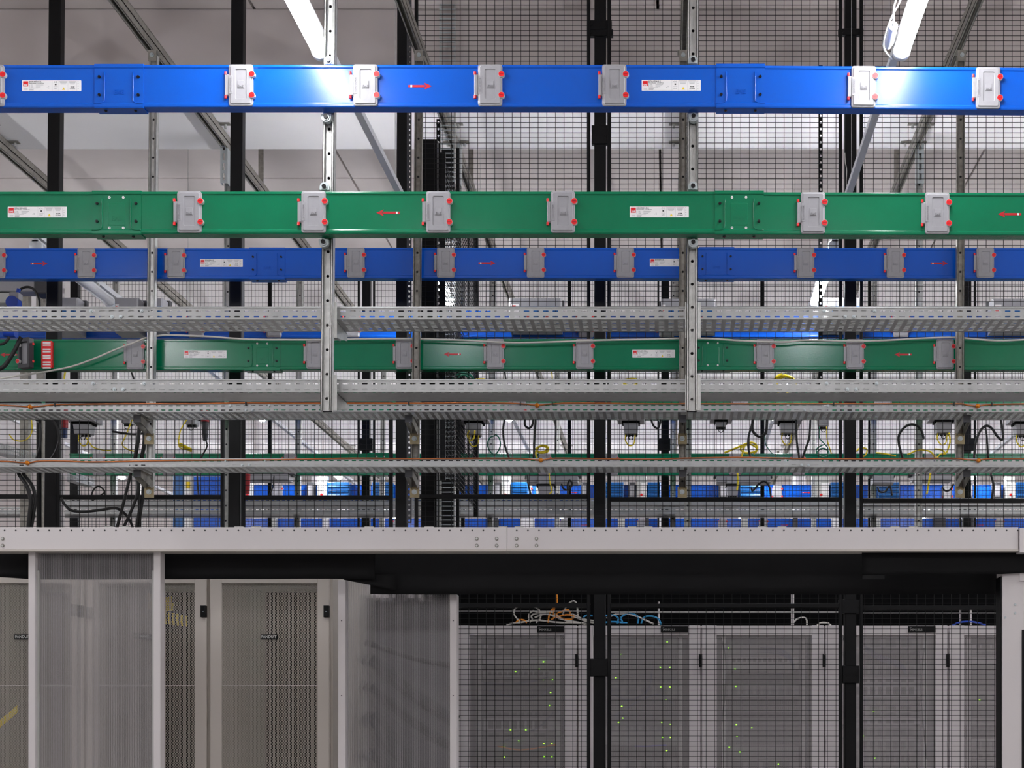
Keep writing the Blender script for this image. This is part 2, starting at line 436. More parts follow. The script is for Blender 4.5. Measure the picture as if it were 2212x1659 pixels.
duct('g', YA, 461.3, 1597, 2260, (1756, 2024), (), ((2181, -1),), (), 'nearest green busbar length right of its joint with riveted cover, red arrow at end', rot=0.003)
duct('b', YBR, 569, -60, 577, (-7, 187, 381), (478,), ((84, 1),), (577,), 'second-row blue busbar length at left behind the struts, arrow beside first cover')
duct('b', YBR, 568, 577, 1548, (769, 963, 1157, 1351), (1450,), ((1052, 1),), (1548,), 'second-row blue busbar length with four dull grey covers and an arrow amid them')
duct('b', YBR, 568.5, 1548, 2260, (1740, 1934, 2128), (), ((2029, 1),), (), 'second-row blue busbar length at right with three dull grey covers')
duct('g', YBR, 766, -60, 567, (293,), (443,), ((18, -1),), (567,), 'second-row green busbar length at left with a red outlet and open cover')
duct('g', YBR, 765, 567, 1540, (681, 874, 1070, 1263), (1412,), ((977, -1),), (1540,), 'second-row green busbar length in mid row, red arrow under lamp glare')
duct('g', YBR, 765.5, 1540, 2260, (1653, 1847, 2041), (), ((1951, -1),), (), 'second-row green busbar length at right with glare beside its first cover')
CE = lambda s: [(k) for k in s]
duct('b', YCR, 701, -60, 2260, (424, 592, 761, 929, 1266, 1440, 1946), (), ((700, 1),), (1030,), 'third-row blue busbar glimpsed between the upper trays behind the mesh', True)
duct('g', YCR, 875, -60, 2260, (330, 640, 1120, 1600, 1910), (), (), (1400,), 'third-row green busbar hidden behind the tray pairs above hanging sockets', True)
duct('b', YD, 864, 20, 2300, (700, 1000, 1300, 1900), (), (), (), 'fourth-row blue busbar glimpsed in the gap under the second tray', True)
duct('g', YD, 1003, 150, 2300, (214, 365, 627, 1177, 1322, 1588, 1725, 2010), (), (), (822,), 'fourth-row green busbar seen above and below the lowest tray', True)
duct('b', YE, 1064, 380, 2330, (601, 1680, 1140, 905, 2047), (), ((1238, 1), (1742, 1)), (), 'fifth-row blue busbar crowded with boxes, above the black crossbar of the mesh', True)
duct('b', YFR, 1134, 530, 2330, (860, 1220, 1387, 1562, 1650, 2160), (), ((1262, 1), (1695, 1), (2118, 1)), (), 'farthest blue busbar, only its strip showing on top of the white beam', True)

# ------------------------------------------------------------------ perforated cable trays
def slot_cell(mb, x0, x1, z0, z1, cx, cz, w, h, y, m):
    a, b = w/2, h/2; k = b*0.75
    v = [(x0,y,z0),(x1,y,z0),(x1,y,z1),(x0,y,z1),
         (cx-a,y,cz-b*.4),(cx-a+k,y,cz-b),(cx+a-k,y,cz-b),(cx+a,y,cz-b*.4),(cx+a,y,cz+b*.4),(cx+a-k,y,cz+b),(cx-a+k,y,cz+b),(cx-a,y,cz+b*.4)]
    mb.add(v, [(0,1,6,5),(1,7,6),(1,2,8,7),(2,9,8),(2,3,10,9),(3,11,10),(3,0,4,11),(0,5,4)], m)
P = 0.04
def wall_mesh(n, H, r1, r2, hs=0.0062):
    """n pitches of side wall, top edge at z=0"""
    mb = MB(); zm = -(r1+r2)/2
    for i in range(n):
        x = i*P
        mb.add([(x,0,-.006),(x+P,0,-.006),(x+P,0,0),(x,0,0)], [(0,1,2,3)], GALVT)
        slot_cell(mb, x, x+P, zm, -.006, x+P/2, -r1, .024, hs, 0, GALVT)
        slot_cell(mb, x, x+P, -H, zm, x+P/2, -r2, .024, hs, 0, GALVT)
    bmv = MB(); bmv = mb
    # rolled top lip
    L = n*P
    mb.loft([[(0,0,0),(0,-.0025,.0012),(0,-.003,-.003)], [(L,0,0),(L,-.0025,.0012),(L,-.003,-.003)]], GALVT, closed=False)
    return mb
def floor_mesh(n, D, rows, solid=False):
    mb = MB(); per = D/(rows+0.5)
    for i in range(n):
        x = i*P; xa, xb = x+P*.22, x+P*.78
        mb.add([(x,0,0),(xa,0,0),(xa,D,0),(x,D,0)], [(0,3,2,1)], GALVT)
        mb.add([(xb,0,0),(x+P,0,0),(x+P,D,0),(xb,D,0)], [(0,3,2,1)], GALVT)
        y = 0
        for r in range(rows):
            ya = per*(r+.5)
            mb.add([(xa,y,0),(xb,y,0),(xb,ya,0),(xa,ya,0)], [(0,3,2,1)], GALVT)
            y = ya+per*.42
            if solid and r > 0: mb.add([(xa,ya,0),(xb,ya,0),(xb,y,0),(xa,y,0)], [(0,3,2,1)], GALVT)
        mb.add([(xa,y,0),(xb,y,0),(xb,D,0),(xa,D,0)], [(0,3,2,1)], GALVT)
    return mb
mb = MB(); mb.cyl((0,0,0),(0,-.004,0),.0075,ZINC,12); mb.cyl((0,-.004,0),(0,-.009,0),.004,ZINC,8); TB = mb.mesh('bolt')
def tray(Y, pyt, px0, px1, H, D, label, solid=False, joint_l=True, joint_r=True, r1=.0153, r2=.0393, phase=0.0, hs=.0062, rot=0.0):
    x0, x1 = XX(px0, Y), XX(px1, Y); n = max(1, int(round((x1-x0)/P)))
    L = n*P; z = ZZ(pyt, Y)
    r = root('cable_tray', (x0, Y, z), label, 'cable tray', None, (0, rot, 0))
    o = wall_mesh(n, H, r1, r2, hs).build('side_wall', r); thick(o)
    o = inst(o.data, 'side_wall', r, (0, D, 0)); thick(o)
    o = floor_mesh(n, D, 8, solid).build('base_plate', r, (0, 0, -H)); thick(o, .001, -1)
    for flag, sx in ((joint_l, 0.0), (joint_r, L)):
        if not flag: continue
        d = 1 if sx == 0 else -1
        for bx, bz in ((.018, r2), (.105, r1)):
            inst(TB, 'bolt', r, (sx+d*bx, -.001, -bz))
    r.scale.x = (x1-x0)/(n*P)
    if joint_r:   # splice plate behind the joint
        mb = MB(); mb.box(L-.07, L+.07, .003, .0045, -H+.004, -.008, GALVT); mb.build('splice_plate', r)
    return r
YT, YL = F/522, F/405
SP = 0.04*522
for nm, py, sol, jx in (('upper', 664, False, (252, 1835)), ('lower', 820.8, True, (257, 1840))):
    D = 0.19 if not sol else 0.175
    w2 = 'slotted' if not sol else 'plain-bottomed'
    tray(YT, py, -60, jx[0], .050, D, '%s front-row cable tray length at far left of the %s run' % (w2, nm), sol, False, True)
    tray(YT, py, jx[0], jx[1], .050, D, '%s front-row cable tray length spanning the middle of the %s run' % (w2, nm), sol)
    tray(YT, py, jx[1], 2270, .050, D, '%s front-row cable tray length right of the %s bolted joint' % (w2, nm), sol, True, False)
for nm, py, jx, py2 in (('third tray line', 872.5, (539, 1745), 0), ('lowest tray line', 991.3, (531, 1739), 0)):
    D = .2 if py < 900 else .185
    tray(YL, py, -60, jx[0], .0435, D, 'perforated tray length with copper wire, left end of the %s' % nm, False, False, True, .0105, .0335, hs=.0058)
    tray(YL, py-.5, jx[0], jx[1], .0435, D, 'perforated tray length with copper wire, middle of the %s' % nm, False, True, True, .0105, .0335, hs=.0058)
    tray(YL, py, jx[1], 2270, .0435, D, 'perforated tray length with copper wire, right end of the %s' % nm, False, True, False, .0105, .0335, hs=.0058)
tray(F/284, 1077, 130, 2330, .05, .12, 'far cable tray behind the mesh just under its black crossbar', False, False, False)
tray(F/273, 1096.5, -60, 2330, .05, .22, 'farther cable tray behind the mesh, just above the lowest blue busbar', True, False, False)

# ------------------------------------------------------------------ strut uprights
def strut(Y, pxt, pyt, pxb, pyb, w, label, M=GALV, hole=.094, group=None, wide=True, name='strut_upright', bolts=()):
    """C-section upright opening towards the aisle, web with a row of round holes; leans from (pxb,pyb) to (pxt,pyt)"""
    a, b = W(pxb, pyb, Y), W(pxt, pyt, Y); H = b.z-a.z; th = math.atan2(b.x-a.x, H)
    r = root(name, a, label, 'strut', group, (0, th, 0))
    mb = MB(); t = .0025; d = .041; h = w/2; wy = .016
    mb.box(-h, -h+t, 0, d, 0, H, M); mb.box(h-t, h, 0, d, 0, H, M)
    lip = w*.2
    mb.box(-h, -h+lip, 0, t, 0, H, M); mb.box(h-lip, h, 0, t, 0, H, M)
    mb.box(-h+lip-t, -h+lip, 0, .008, 0, H, M); mb.box(h-lip, h-lip+t, 0, .008, 0, H, M)
    mb.box(-h, h, d-t, d, 0, H, DGREY)
    n = int(H/hole); e = w/2-t; rr = .0065
    for i in range(n):
        z0 = i*hole; zc = z0+hole/2; z1 = z0+hole
        oc = [(rr*math.cos(math.radians(22.5+45*k)), wy, zc+rr*math.sin(math.radians(22.5+45*k))) for k in range(8)]
        v = [(-e,wy,z0),(e,wy,z0),(e,wy,z1),(-e,wy,z1)]+oc
        # oc: 0 E-ne,1 N-ne,2 N-nw,3 W-nw,4 W-sw,5 S-sw,6 S-se,7 E-se
        mb.add(v, [(0,1,10,9),(1,11,10),(1,2,4,11),(2,5,4),(2,3,6,5),(3,7,6),(3,0,8,7),(0,9,8)], M)
    if H-n*hole > .001: mb.box(-e, e, wy, wy+.001, n*hole, H, M)
    mb.build('channel', r)
    return r
def clamp(px, py, Y):
    pass
# front row
A1 = strut(6.07, 712.5, -30, 703.5, 886, .0455, 'front zinc strut upright between the two left lamps and tray arms', hole=.1)
A2 = strut(6.07, 1497.5, -30, 1494.5, 886, .0455, 'front zinc strut upright standing before the second-row strut, mid right')
# second row
sb = [(331, 321.5, 'second-row strut upright crossing the left end of the second blue busbar'),
      (905, 895, 'second-row strut upright beside the tall black cage corner post'),
      (1476, 1474, 'second-row strut upright just behind the right front strut'),
      (2077, 2074, 'second-row strut upright nearest the photo right edge')]
RB = []
for a, b, l in sb: RB.append(strut(8.215, a, 118, b, 1059, .041, l, M=GALVD if a != 331 else GALV, hole=.105))
for Yr, nm, xs in ((9.75, 'third-row', (493, 990, 1487, 1987)), (12.02, 'fourth-row', (250, 648, 1065, 1455, 1889)), (13.9, 'fifth-row', (640+190, 1205, 1760))):
    nmz = {'third-row': (310, 1300), 'fourth-row': (548, 1300), 'fifth-row': (703, 1300)}[nm]
    for i, x in enumerate(xs):
        strut(Yr, x, nmz[0], x-(8 if x < 1200 else 2), 1240, .045, '%s thin strut upright behind the mesh, %s from the left' % (nm, ('first', 'second', 'third', 'fourth', 'fifth')[i]), M=GALV, hole=.1)
# end caps / zinc adaptors on top of third row
for i, x in enumerate((485.5, 987, 1987)):
    a = W(x, 312, 9.70)
    r = root('strut_adaptor', (a.x, 9.70, ZZ(398, 9.70)), 'bright slotted zinc adaptor plate atop third-row strut, %s of three' % ('left one', 'middle one', 'right one')[i], 'bracket')
    mb = MB(); H = ZZ(312, 9.70)-ZZ(398, 9.70)
    for sx in (-.024, .020): mb.box(sx, sx+.004, -.02, .04, 0, H, ZINC)
    for k in range(4):
        z0 = k*H/4; slot = [(-.02, z0), (.02, z0+H/4)]
        mb.box(-.02, -.008, -.02, -.017, z0, z0+H/4, ZINC); mb.box(.008, .02, -.02, -.017, z0, z0+H/4, ZINC)
        mb.box(-.008, .008, -.02, -.017, z0, z0+.02, ZINC)
    mb.build('plate', r)
    mb = MB(); mb.box(-.012, .012, -.03, -.02, H*.9, H*.97, ZINC); mb.build('bolt', r)

# ceiling channels carrying the struts
for i, (Xc, l) in enumerate(((-4.36, 'dark ceiling channel ending low at the far left edge'), (-2.885, 'ceiling channel running back over the left black columns'),
        (-1.40, 'ceiling channel running back beside the cage corner post'), (.085, 'ceiling channel seen end-on above the right front strut'), (1.61, 'ceiling channel slanting down at the top right corner'))):
    y0, y1 = 1.0, 26.0
    r = root('ceiling_channel', (Xc, y0, 5.27), l, 'channel')
    mb = MB(); L = y1-y0
    for dz in (0, .045):
        mb.box(-.0205, -.018, 0, L, dz, dz+.041, GALVD); mb.box(.018, .0205, 0, L, dz, dz+.041, GALVD)
        mb.box(-.0205, -.011, 0, L, dz, dz+.002, GALVD); mb.box(.011, .0205, 0, L, dz, dz+.002, GALVD)
        mb.box(-.0205, .0205, 0, L, dz+.0385, dz+.041, GALVD)
    mb.build('channel', r)
    for yy in (9.52, 9.82, 14.95, 20.35):
        for sx in (-1, 1):
            mb = MB(); mb.box(sx*.021, sx*.085, yy-y0-.018, yy-y0+.018, .085, .091, GALVD); mb.cyl((sx*.055, yy-y0, .085), (sx*.055, yy-y0, .062), .009, GALV, 8); mb.build('beam_clamp', r)
    for yy in (5.5, 10.55, 16.0, 22.0):   # threaded hangers up to the slab
        mb = MB(); mb.box(-.018, .018, yy-y0-.003, yy-y0+.003, .086, ZC-5.27, GALVD); mb.box(-.05, .05, yy-y0-.03, yy-y0+.03, ZC-5.27-.008, ZC-5.27, GALVD)
        mb.build('hanger_strap', r)
# angle brackets with bolt where second-row struts meet the channels
for i, x in enumerate((328.5, 905, 1476, 2078)):
    a = W(x, 131, 8.19)
    r = root('strut_bracket', (a.x, 8.19, a.z), 'folded zinc head bracket with bolt on second-row strut, %s from left' % ('first', 'second', 'third', 'fourth')[i], 'bracket')
    mb = MB(); mb.box(-.022, .022, 0, .004, 0, .055, GALVD); mb.box(-.032, .032, 0, .06, .055, .059, GALVD); mb.build('plate', r)
    mb = MB(); mb.cyl((0,0,.03),(0,-.008,.03),.012,ZINC,12); mb.cyl((0,-.008,.03),(0,-.013,.03),.007,ZINC,6); mb.build('bolt', r)

# busbar clamps on the front struts: zinc lugs with a black hex socket above and below each front duct
LUGS = [(711, 133, 712, 1), (705, 254, 704, -1), (701.5, 405, 703, 1), (699.5, 524, 700, -1), (1497, 132, 1497, 1), (1498, 253, 1498, -1), (1497, 404, 1497, 1), (1497.5, 525, 1497, -1)]
for i, (x, y, _, up) in enumerate(LUGS):
    a = W(x, y, 6.05)
    side = 'left' if x < 1000 else 'right'
    where = {1: 'above', -1: 'below'}[up]; dct = 'blue' if y < 300 else 'green'
    r = root('busbar_clamp', (a.x, 6.05, a.z), 'zinc clamp lug just %s the nearest %s busbar on the %s front strut' % (where, dct, side), 'clamp')
    mb = MB(); R_ = .0195
    pts = [(R_*math.cos(math.radians(a_)), R_*math.sin(math.radians(a_))*up) for a_ in range(0, 181, 20)]
    if up < 0: pts = [(R_*math.cos(math.radians(a_)), -R_*math.sin(math.radians(a_))) for a_ in range(0, 181, 20)]
    pts = pts+[(-R_, -up*.012), (R_, -up*.012)]
    mb.loft([[(p[0], .02, p[1]) for p in pts], [(p[0], -.006, p[1]) for p in pts]], ZINC, True, True)
    mb.build('lug', r)
    mb = MB(); mb.cyl((0, -.006, 0), (0, -.011, 0), .014, ZINC, 16); mb.build('washer', r)
    mb = MB(); mb.cyl((0, -.011, 0), (0, -.019, 0), .0092, BOLT, 6, smooth=False); mb.build('hex_bolt', r)

# tray support arms
def arm(px, py, Y0, Y1, h0, h1, w, label, dark=GALVD, plate=None):
    a = W(px, py, Y1)
    r = root('tray_arm', (a.x, Y1, a.z), label, 'bracket')
    L = Y1-Y0; mb = MB(); h = w/2
    for s in (-1, 1):
        x0, x1 = s*h, s*(h-.003)
        lo = [(x0, 0, -h1), (x1, 0, -h1), (x1, 0, 0), (x0, 0, 0)]
        hi = [(x0, -L, -h0), (x1, -L, -h0), (x1, -L, 0), (x0, -L, 0)]
        mb.loft([lo, hi], dark, True, True)
    mb.box(-h, h, -L, 0, -.003, 0, dark); mb.box(-h, h, -L, -L+.003, -h0, 0, dark)
    mb.build('arm', r)
    return r
for px, tg in ((703.5, 'left'), (1494.5, 'right')):
    for py, nm in ((690.5, 'upper'), (845.5, 'lower')):
        z = ZZ(py, YT)-.002
        Yr = 6.11
        r = root('tray_arm', (XX(px, 6.07)+.003, Yr, z), 'cantilever arm behind the %s front strut holding the %s slotted tray' % (tg, nm), 'bracket')
        mb = MB()
        for s in (-.016, .013):
            mb.loft([[(s, 0, -.085), (s+.003, 0, -.085), (s+.003, 0, .0), (s, 0, .0)], [(s, .28, -.03), (s+.003, .28, -.03), (s+.003, .28, .0), (s, .28, .0)]], GALV, True, True)
        mb.box(-.016, .016, 0, .28, -.003, 0, GALV); mb.build('arm', r)
        mb = MB(); mb.box(-.03, .034, -.003, .003, -.09, .055, GALV); mb.build('back_plate', r)
for i, px in enumerate((323, 896, 1474, 2074)):
    for py, nm in ((891.5, 'third'), (1010.3, 'lowest')):
        z = ZZ(py, YL)-.002; Xc = XX(px, 8.2)
        od = ('first', 'second', 'third', 'fourth')[i]
        r = root('tray_arm', (Xc, 8.2, z), 'angled arm under the %s tray line on the %s second-row strut' % (nm, od), 'bracket')
        mb = MB()
        for s in (-.02, .017):
            mb.loft([[(s, 0, -.075), (s+.003, 0, -.075), (s+.003, 0, -.03), (s, 0, -.03)], [(s, -.19, -.038), (s+.003, -.19, -.038), (s+.003, -.19, 0), (s, -.19, 0)]], GALVD, True, True)
        mb.box(-.02, .02, -.19, -.02, -.003, 0, GALVD); mb.box(-.02, .02, -.192, -.19, -.038, 0, DGREY); mb.build('arm', r)
        mb = MB(); mb.box(-.026, .025, -.006, 0, -.12, -.06, YZINC); mb.build('foot_plate', r)
        mb = MB(); mb.cyl((-.001, -.006, -.09), (-.001, -.010, -.09), .014, ZINC, 16); mb.cyl((-.001, -.010, -.09), (-.001, -.017, -.09), .0085, ZINC, 6, smooth=False); mb.build('bolt', r)

# ------------------------------------------------------------------ cage posts and wire mesh panels
def post(Y, pxt, pxb, wpx, pyt, pyb, label, M=BLACK, name='cage_post', d=.06, tabs=()):
    s = F/Y; a, b = W(pxb, pyb, Y), W(pxt, pyt, Y); H = b.z-a.z
    r = root(name, (a.x, Y, a.z), label, 'post', None, (0, math.atan2(b.x-a.x, H), 0))
    mb = MB(); h = wpx/s/2; mb.cbox(-h, h, 0, d, 0, H, M, .004); mb.build('tube', r)
    for py, wd, hh in tabs:
        mb = MB(); z = ZZ(py, Y)-a.z; q = wd/s/2
        mb.cbox(-q, q, -.012, .02, z-hh/s/2, z+hh/s/2, M, .003)
        for sx in (-1, 1): mb.cyl((sx*q*.7, -.012, z), (sx*q*.7, -.017, z), .007, M, 8)
        mb.build('clamp_plate', r)
    return r
FLOORPY = lambda Y: VY+EZ*F/Y
YM = 8.61
FP = FLOORPY(YM)
post(YM+.01, 118.5, 99, 26.5, -60, FP, 'leftmost tall black square cage post')
post(YM+.01, 512.5, 499, 26.5, -60, FP, 'second tall black cage post, beside the ceiling channel at left')
post(YM+.01, 870, 862, 24, -60, FP, 'thick black cage corner post at the left edge of the tall mesh')
post(YM+.12, 927, 925, 34, 300, FP, 'black cage post just right of the corner, behind the second-row strut')
post(YM+.01, 1296.5, 1294, 25, -60, FP, 'black cage post in the middle with paired clamp plates', tabs=((55, 50, 20), (72, 56, 14), (292, 36, 40), (1442, 46, 38)))
post(YM+.01, 1838, 1837, 25, -60, FP, 'black cage post at right with light gaps beside it', tabs=((70, 54, 14), (1310, 52, 30), (1457, 36, 38)))
mbx = MB(); 
# slotted edge strips at the corner post
r = root('slotted_strip', W(884, 1130, YM-.02), 'narrow grey perforated strip along the cage corner post', 'strip')
mb = MB(); H = ZZ(-30, YM)-ZZ(1130, YM)
for k in range(int(H/.03)):
    slot_cell(mb, -.014, .014, k*.03, k*.03+.03, 0, k*.03+.015, .012, .016, 0, DGREY)
mb.build('strip', r)
def meshpanel(Y, px0, px1, pyt, pyb, pw, ph, wv, label, fw=7.0, bars=(), M=WIRE, wr=.0015, frame=True, off=0.0):
    """welded wire panel: pw/ph wire pitch in metres"""
    x0, x1, zt, zb = XX(px0, Y), XX(px1, Y), ZZ(pyt, Y), ZZ(pyb, Y)
    r = root('mesh_panel', ((x0+x1)/2, Y, zb), label, 'mesh panel')
    w, h = x1-x0, zt-zb; f = fw/(F/Y)
    if frame:
        for a, b in ((-w/2, -w/2+f), (w/2-f, w/2)):
            mb = MB(); mb.cbox(a, b, -.012, .012, 0, h, BLACK, .003); mb.build('frame_upright', r)
        mb = MB(); mb.cbox(-w/2+f, w/2-f, -.010, .010, h-f, h, BLACK, .002); mb.build('frame_rail', r)
        mb = MB(); mb.cbox(-w/2+f, w/2-f, -.010, .010, 0, f, BLACK, .002); mb.build('frame_rail', r)
    for py in bars:
        mb = MB(); z = ZZ(py, Y)-zb; mb.cbox(-w/2+(f if frame else 0), w/2-(f if frame else 0), -.014, .010, z-.012, z+.012, BLACK, .002); mb.build('crossbar', r)
    mb = MB()
    x = -w/2+off
    while x < w/2:
        mb.box(x-wr, x+wr, -wr, wr, 0, h, M); x += pw
    z = ph*.5
    while z < h:
        mb.box(-w/2, w/2, -wr*2.6, -wr*.8, z-wr*.9, z+wr*.9, M); z += ph
    o = mb.build('wire_mesh', r); o['kind'] = 'stuff'
    return r
PW, PH = .0500, .0295
meshpanel(YM, 896, 1275, -60, 1750, PW, PH, 1, 'tall black wire mesh panel between the corner post and middle post', bars=(1073, 1308), off=.012)
meshpanel(YM, 1312, 1819, -60, 1750, PW, PH, 1, 'tall black wire mesh panel between the middle and right posts', fw=7, bars=(1079, 1309), off=.02)
meshpanel(YM, 1857, 2330, -60, 1750, PW, PH, 1, 'tall black wire mesh panel right of the right post', fw=7, bars=(1082, 1313), off=.03)
meshpanel(YM, -60, 88, 868, 1750, PW, PH, 1, 'low black wire mesh panel left of the leftmost post', bars=(1073,))
meshpanel(YM, 123, 484, 868, 1750, PW, PH, 1, 'low black wire mesh panel between the two left posts', bars=(1074,), off=.03)
meshpanel(YM, 522, 848, 868, 1750, PW, PH, 1, 'low black wire mesh panel between second post and corner post', bars=(1075,), off=.02)
YN = 12.22
FPN = FLOORPY(YN)
ptN = 560
for i, (x, l) in enumerate(((160, 'far black cage post near the unlit lamp at left'), (791, 'far black cage post between front strut and corner post'), (1437, 'far black cage post left of the right front strut'), (2090, 'far black cage post beside the right second-row strut'))):
    post(YN, x, x-(4 if x < 1000 else 1), 17, 540, FPN, l, tabs=((960, 30, 26),) if i else ())
for i, (a, b, l) in enumerate(((165, 583, 'far fine mesh panel between unlit lamp and thin bar'), (583, 777, 'far fine mesh panel left of the narrow far post'), (806, 1000, 'far fine mesh panel mostly behind the cage corner post'),
        (1000, 1230, 'far fine mesh panel holding the slanting dark channel'), (1230, 1424, 'far fine mesh panel before the middle far post'), (1452, 1647, 'far fine mesh panel right of the right front strut'),
        (1647, 1879, 'far fine mesh panel around the right bright lamp'), (1879, 2076, 'far fine mesh panel left of the right second-row strut'), (2104, 2360, 'far fine mesh panel at the right photo edge'))):
    meshpanel(YN, a, b, ptN, 1420, .0297, .0505, 1, l, fw=4, wr=.0012, off=.01, M=mat('greyer_black_wire', (38, 36, 35), .6))  # far mesh wire is a greyer black than the near wire
# side mesh of the cage running back from the corner
r = root('mesh_panel', (XX(951, YM), YM+.1, 0), 'side wire mesh running back from the cage corner, seen edge-on', 'mesh panel')
mb = MB(); L = 1.5; H = 4.86
for k in range(int(L/.05)+1): mb.box(-.002, .002, k*.05-.002, k*.05+.002, 3.0, H, WIRE)
for k in range(int((H-3.0)/.0295)): mb.box(-.0015, .0015, 0, L, 3.0+k*.0295, 3.003+k*.0295, WIRE)
o = mb.build('wire_mesh', r); o['kind'] = 'stuff'
for y in (0, L): 
    mb = MB(); mb.box(-.015, .015, y-.015, y+.015, 2.95, H, BLACK); mb.build('frame_upright', r)
# ladder-like wire cable riser behind mesh
r = root('wire_ladder', (XX(967, 9.3), 9.3, 2.4), 'vertical zinc wire cable ladder behind the mesh beside the corner', 'cable ladder')
for sx in (-.045, .045):
    mb = MB(); mb.box(sx-.006, sx+.006, -.01, .01, 0, 4.0, GALV); mb.build('stile', r)
mb = MB()
for k in range(137): mb.box(-.048, .048, -.016, -.009, .02+k*.0289, .0265+k*.0289, ZINC)
o = mb.build('rung_wires', r); o['kind'] = 'stuff'
r = root('dark_backing', (XX(962, 9.6), 9.45, 2.4), 'added black backing darkening the view behind the zinc wire cable ladder', 'cover')  # black plates added only to darken the gap behind the ladder
mb = MB(); mb.box(-.07, .11, 0, .02, 0, 1.7, BLACK); mb.build('plate', r)
mb = MB(); mb.box(-.07, .11, 0, .02, 2.2, 2.78, BLACK); mb.build('plate', r)
mb = MB(); mb.box(.09, .11, .02, .04, 1.6, 2.3, BLACK); mb.build('stile', r)

# ------------------------------------------------------------------ lamps
LZ = 4.345
def lamp(X, Y1, lit, label, Z=LZ):
    L = 1.2; Y0 = Y1-L
    r = root('linear_lamp', (X, Y0, Z), label, 'lamp')
    mb = MB(); n = 20; w = .034
    arc = [(w*math.cos(math.radians(128+284*i/n)), .008+.028*math.sin(math.radians(128+284*i/n))) for i in range(n+1)]
    mb.loft([[(a, .03, b) for a, b in arc], [(a, L-.03, b) for a, b in arc]], LAMP if lit else UNLIT, True, True, True)
    mb.build('diffuser', r)
    mb = MB(); arc2 = [(-.019, .030), (-.019, .04), (-.014, .048), (.014, .048), (.019, .04), (.019, .030)]
    mb.loft([[(a, 0, b) for a, b in arc2], [(a, L, b) for a, b in arc2]], LAMPB, True, True)
    mb.build('housing', r)
    for ya, yb in ((0, .03), (L-.03, L)):
        mb = MB(); arc3 = [(.037*math.cos(2*math.pi*i/16), .006+.034*math.sin(2*math.pi*i/16)) for i in range(16)]
        mb.loft([[(a, ya, b) for a, b in arc3], [(a, yb, b) for a, b in arc3]], LAMPB, True, True, True); mb.build('end_cap', r)
    for yy in (.25, .95):
        mb = MB(); mb.box(-.016, .016, yy-.012, yy+.012, .045, .062, GALV); mb.build('clip', r)
    return r
ROWS = {-6.2: 'outer left', -3.74: 'left', -1.468: 'middle left', .98: 'middle right', 3.43: 'right', 5.9: 'outer right'}
ENDS = {-1.1: 'rear', 2.6: 'overhead', 6.3: 'first', 10.0: 'second', 13.75: 'third', 16.95: 'fourth', 20.6: 'fifth', 24.3: 'sixth'}
vis = {(-1.468, 6.3): 'bright ceiling lamp at top above the left front strut', (.98, 6.3): 'bright ceiling lamp at top right with a white cable gland',
       (-1.468, 10.0): 'bright lamp seen under the second blue busbar, beside the corner strut', (.98, 10.0): 'bright lamp seen under the second blue busbar at right',
       (-3.74, 10.0): 'unlit lamp tube in the gap at left above the slotted tray', (-3.74, 13.75): 'small lit lamp end just under the third tray line, left part',
       (-3.74, 16.95): 'small lit lamp end under the lowest tray line, left of centre', (-1.468, 13.75): 'tiny round lamp end under the third tray line near the middle'}
for X in ROWS:
    for y in ENDS:
        lamp(X, y, not (X == -3.74 and y == 10.0), vis.get((X, y), '%s linear lamp of the %s lamp row' % (ENDS[y], ROWS[X])))
    r = root('lamp_trunking', (X, 0, LZ+.078), 'white square trunking of the %s lamp row running back between lamps' % ROWS[X], 'trunking')
    mb = MB(); mb.box(-.017, .017, -3, 24.6, -.016, .016, LAMPB); mb.build('trunking', r)
    for yy in (.4, 4.6, 8.0, 11.6, 15.3, 18.8, 22.5):
        mb = MB(); mb.cyl((0, yy, .016), (0, yy, ZC-LZ-.078), .002, GALV, 5, caps=False); mb.build('hanger_wire', r)
# gland and cable at the right lamp end
r = root('cable_gland', (.98-.066, 6.1, LZ+.02), 'white cable gland with looped lead beside the top right lamp', 'gland')
mb = MB(); mb.cyl((0, -.02, 0), (0, .10, -.012), .020, LAMPB, 14); mb.cyl((0, .10, -.012), (0, .13, -.015), .014, LAMPB, 12); mb.build('gland_body', r)
mb = MB(); mb.tube(catmull([(0, -.02, 0), (-.01, -.12, .04), (.012, -.18, .07), (.02, -.05, .08), (.0, .05, .06), (-.016, .15, .0), (.03, .22, -.03)], 6), .0042, CWHT, 6); mb.build('lead', r)

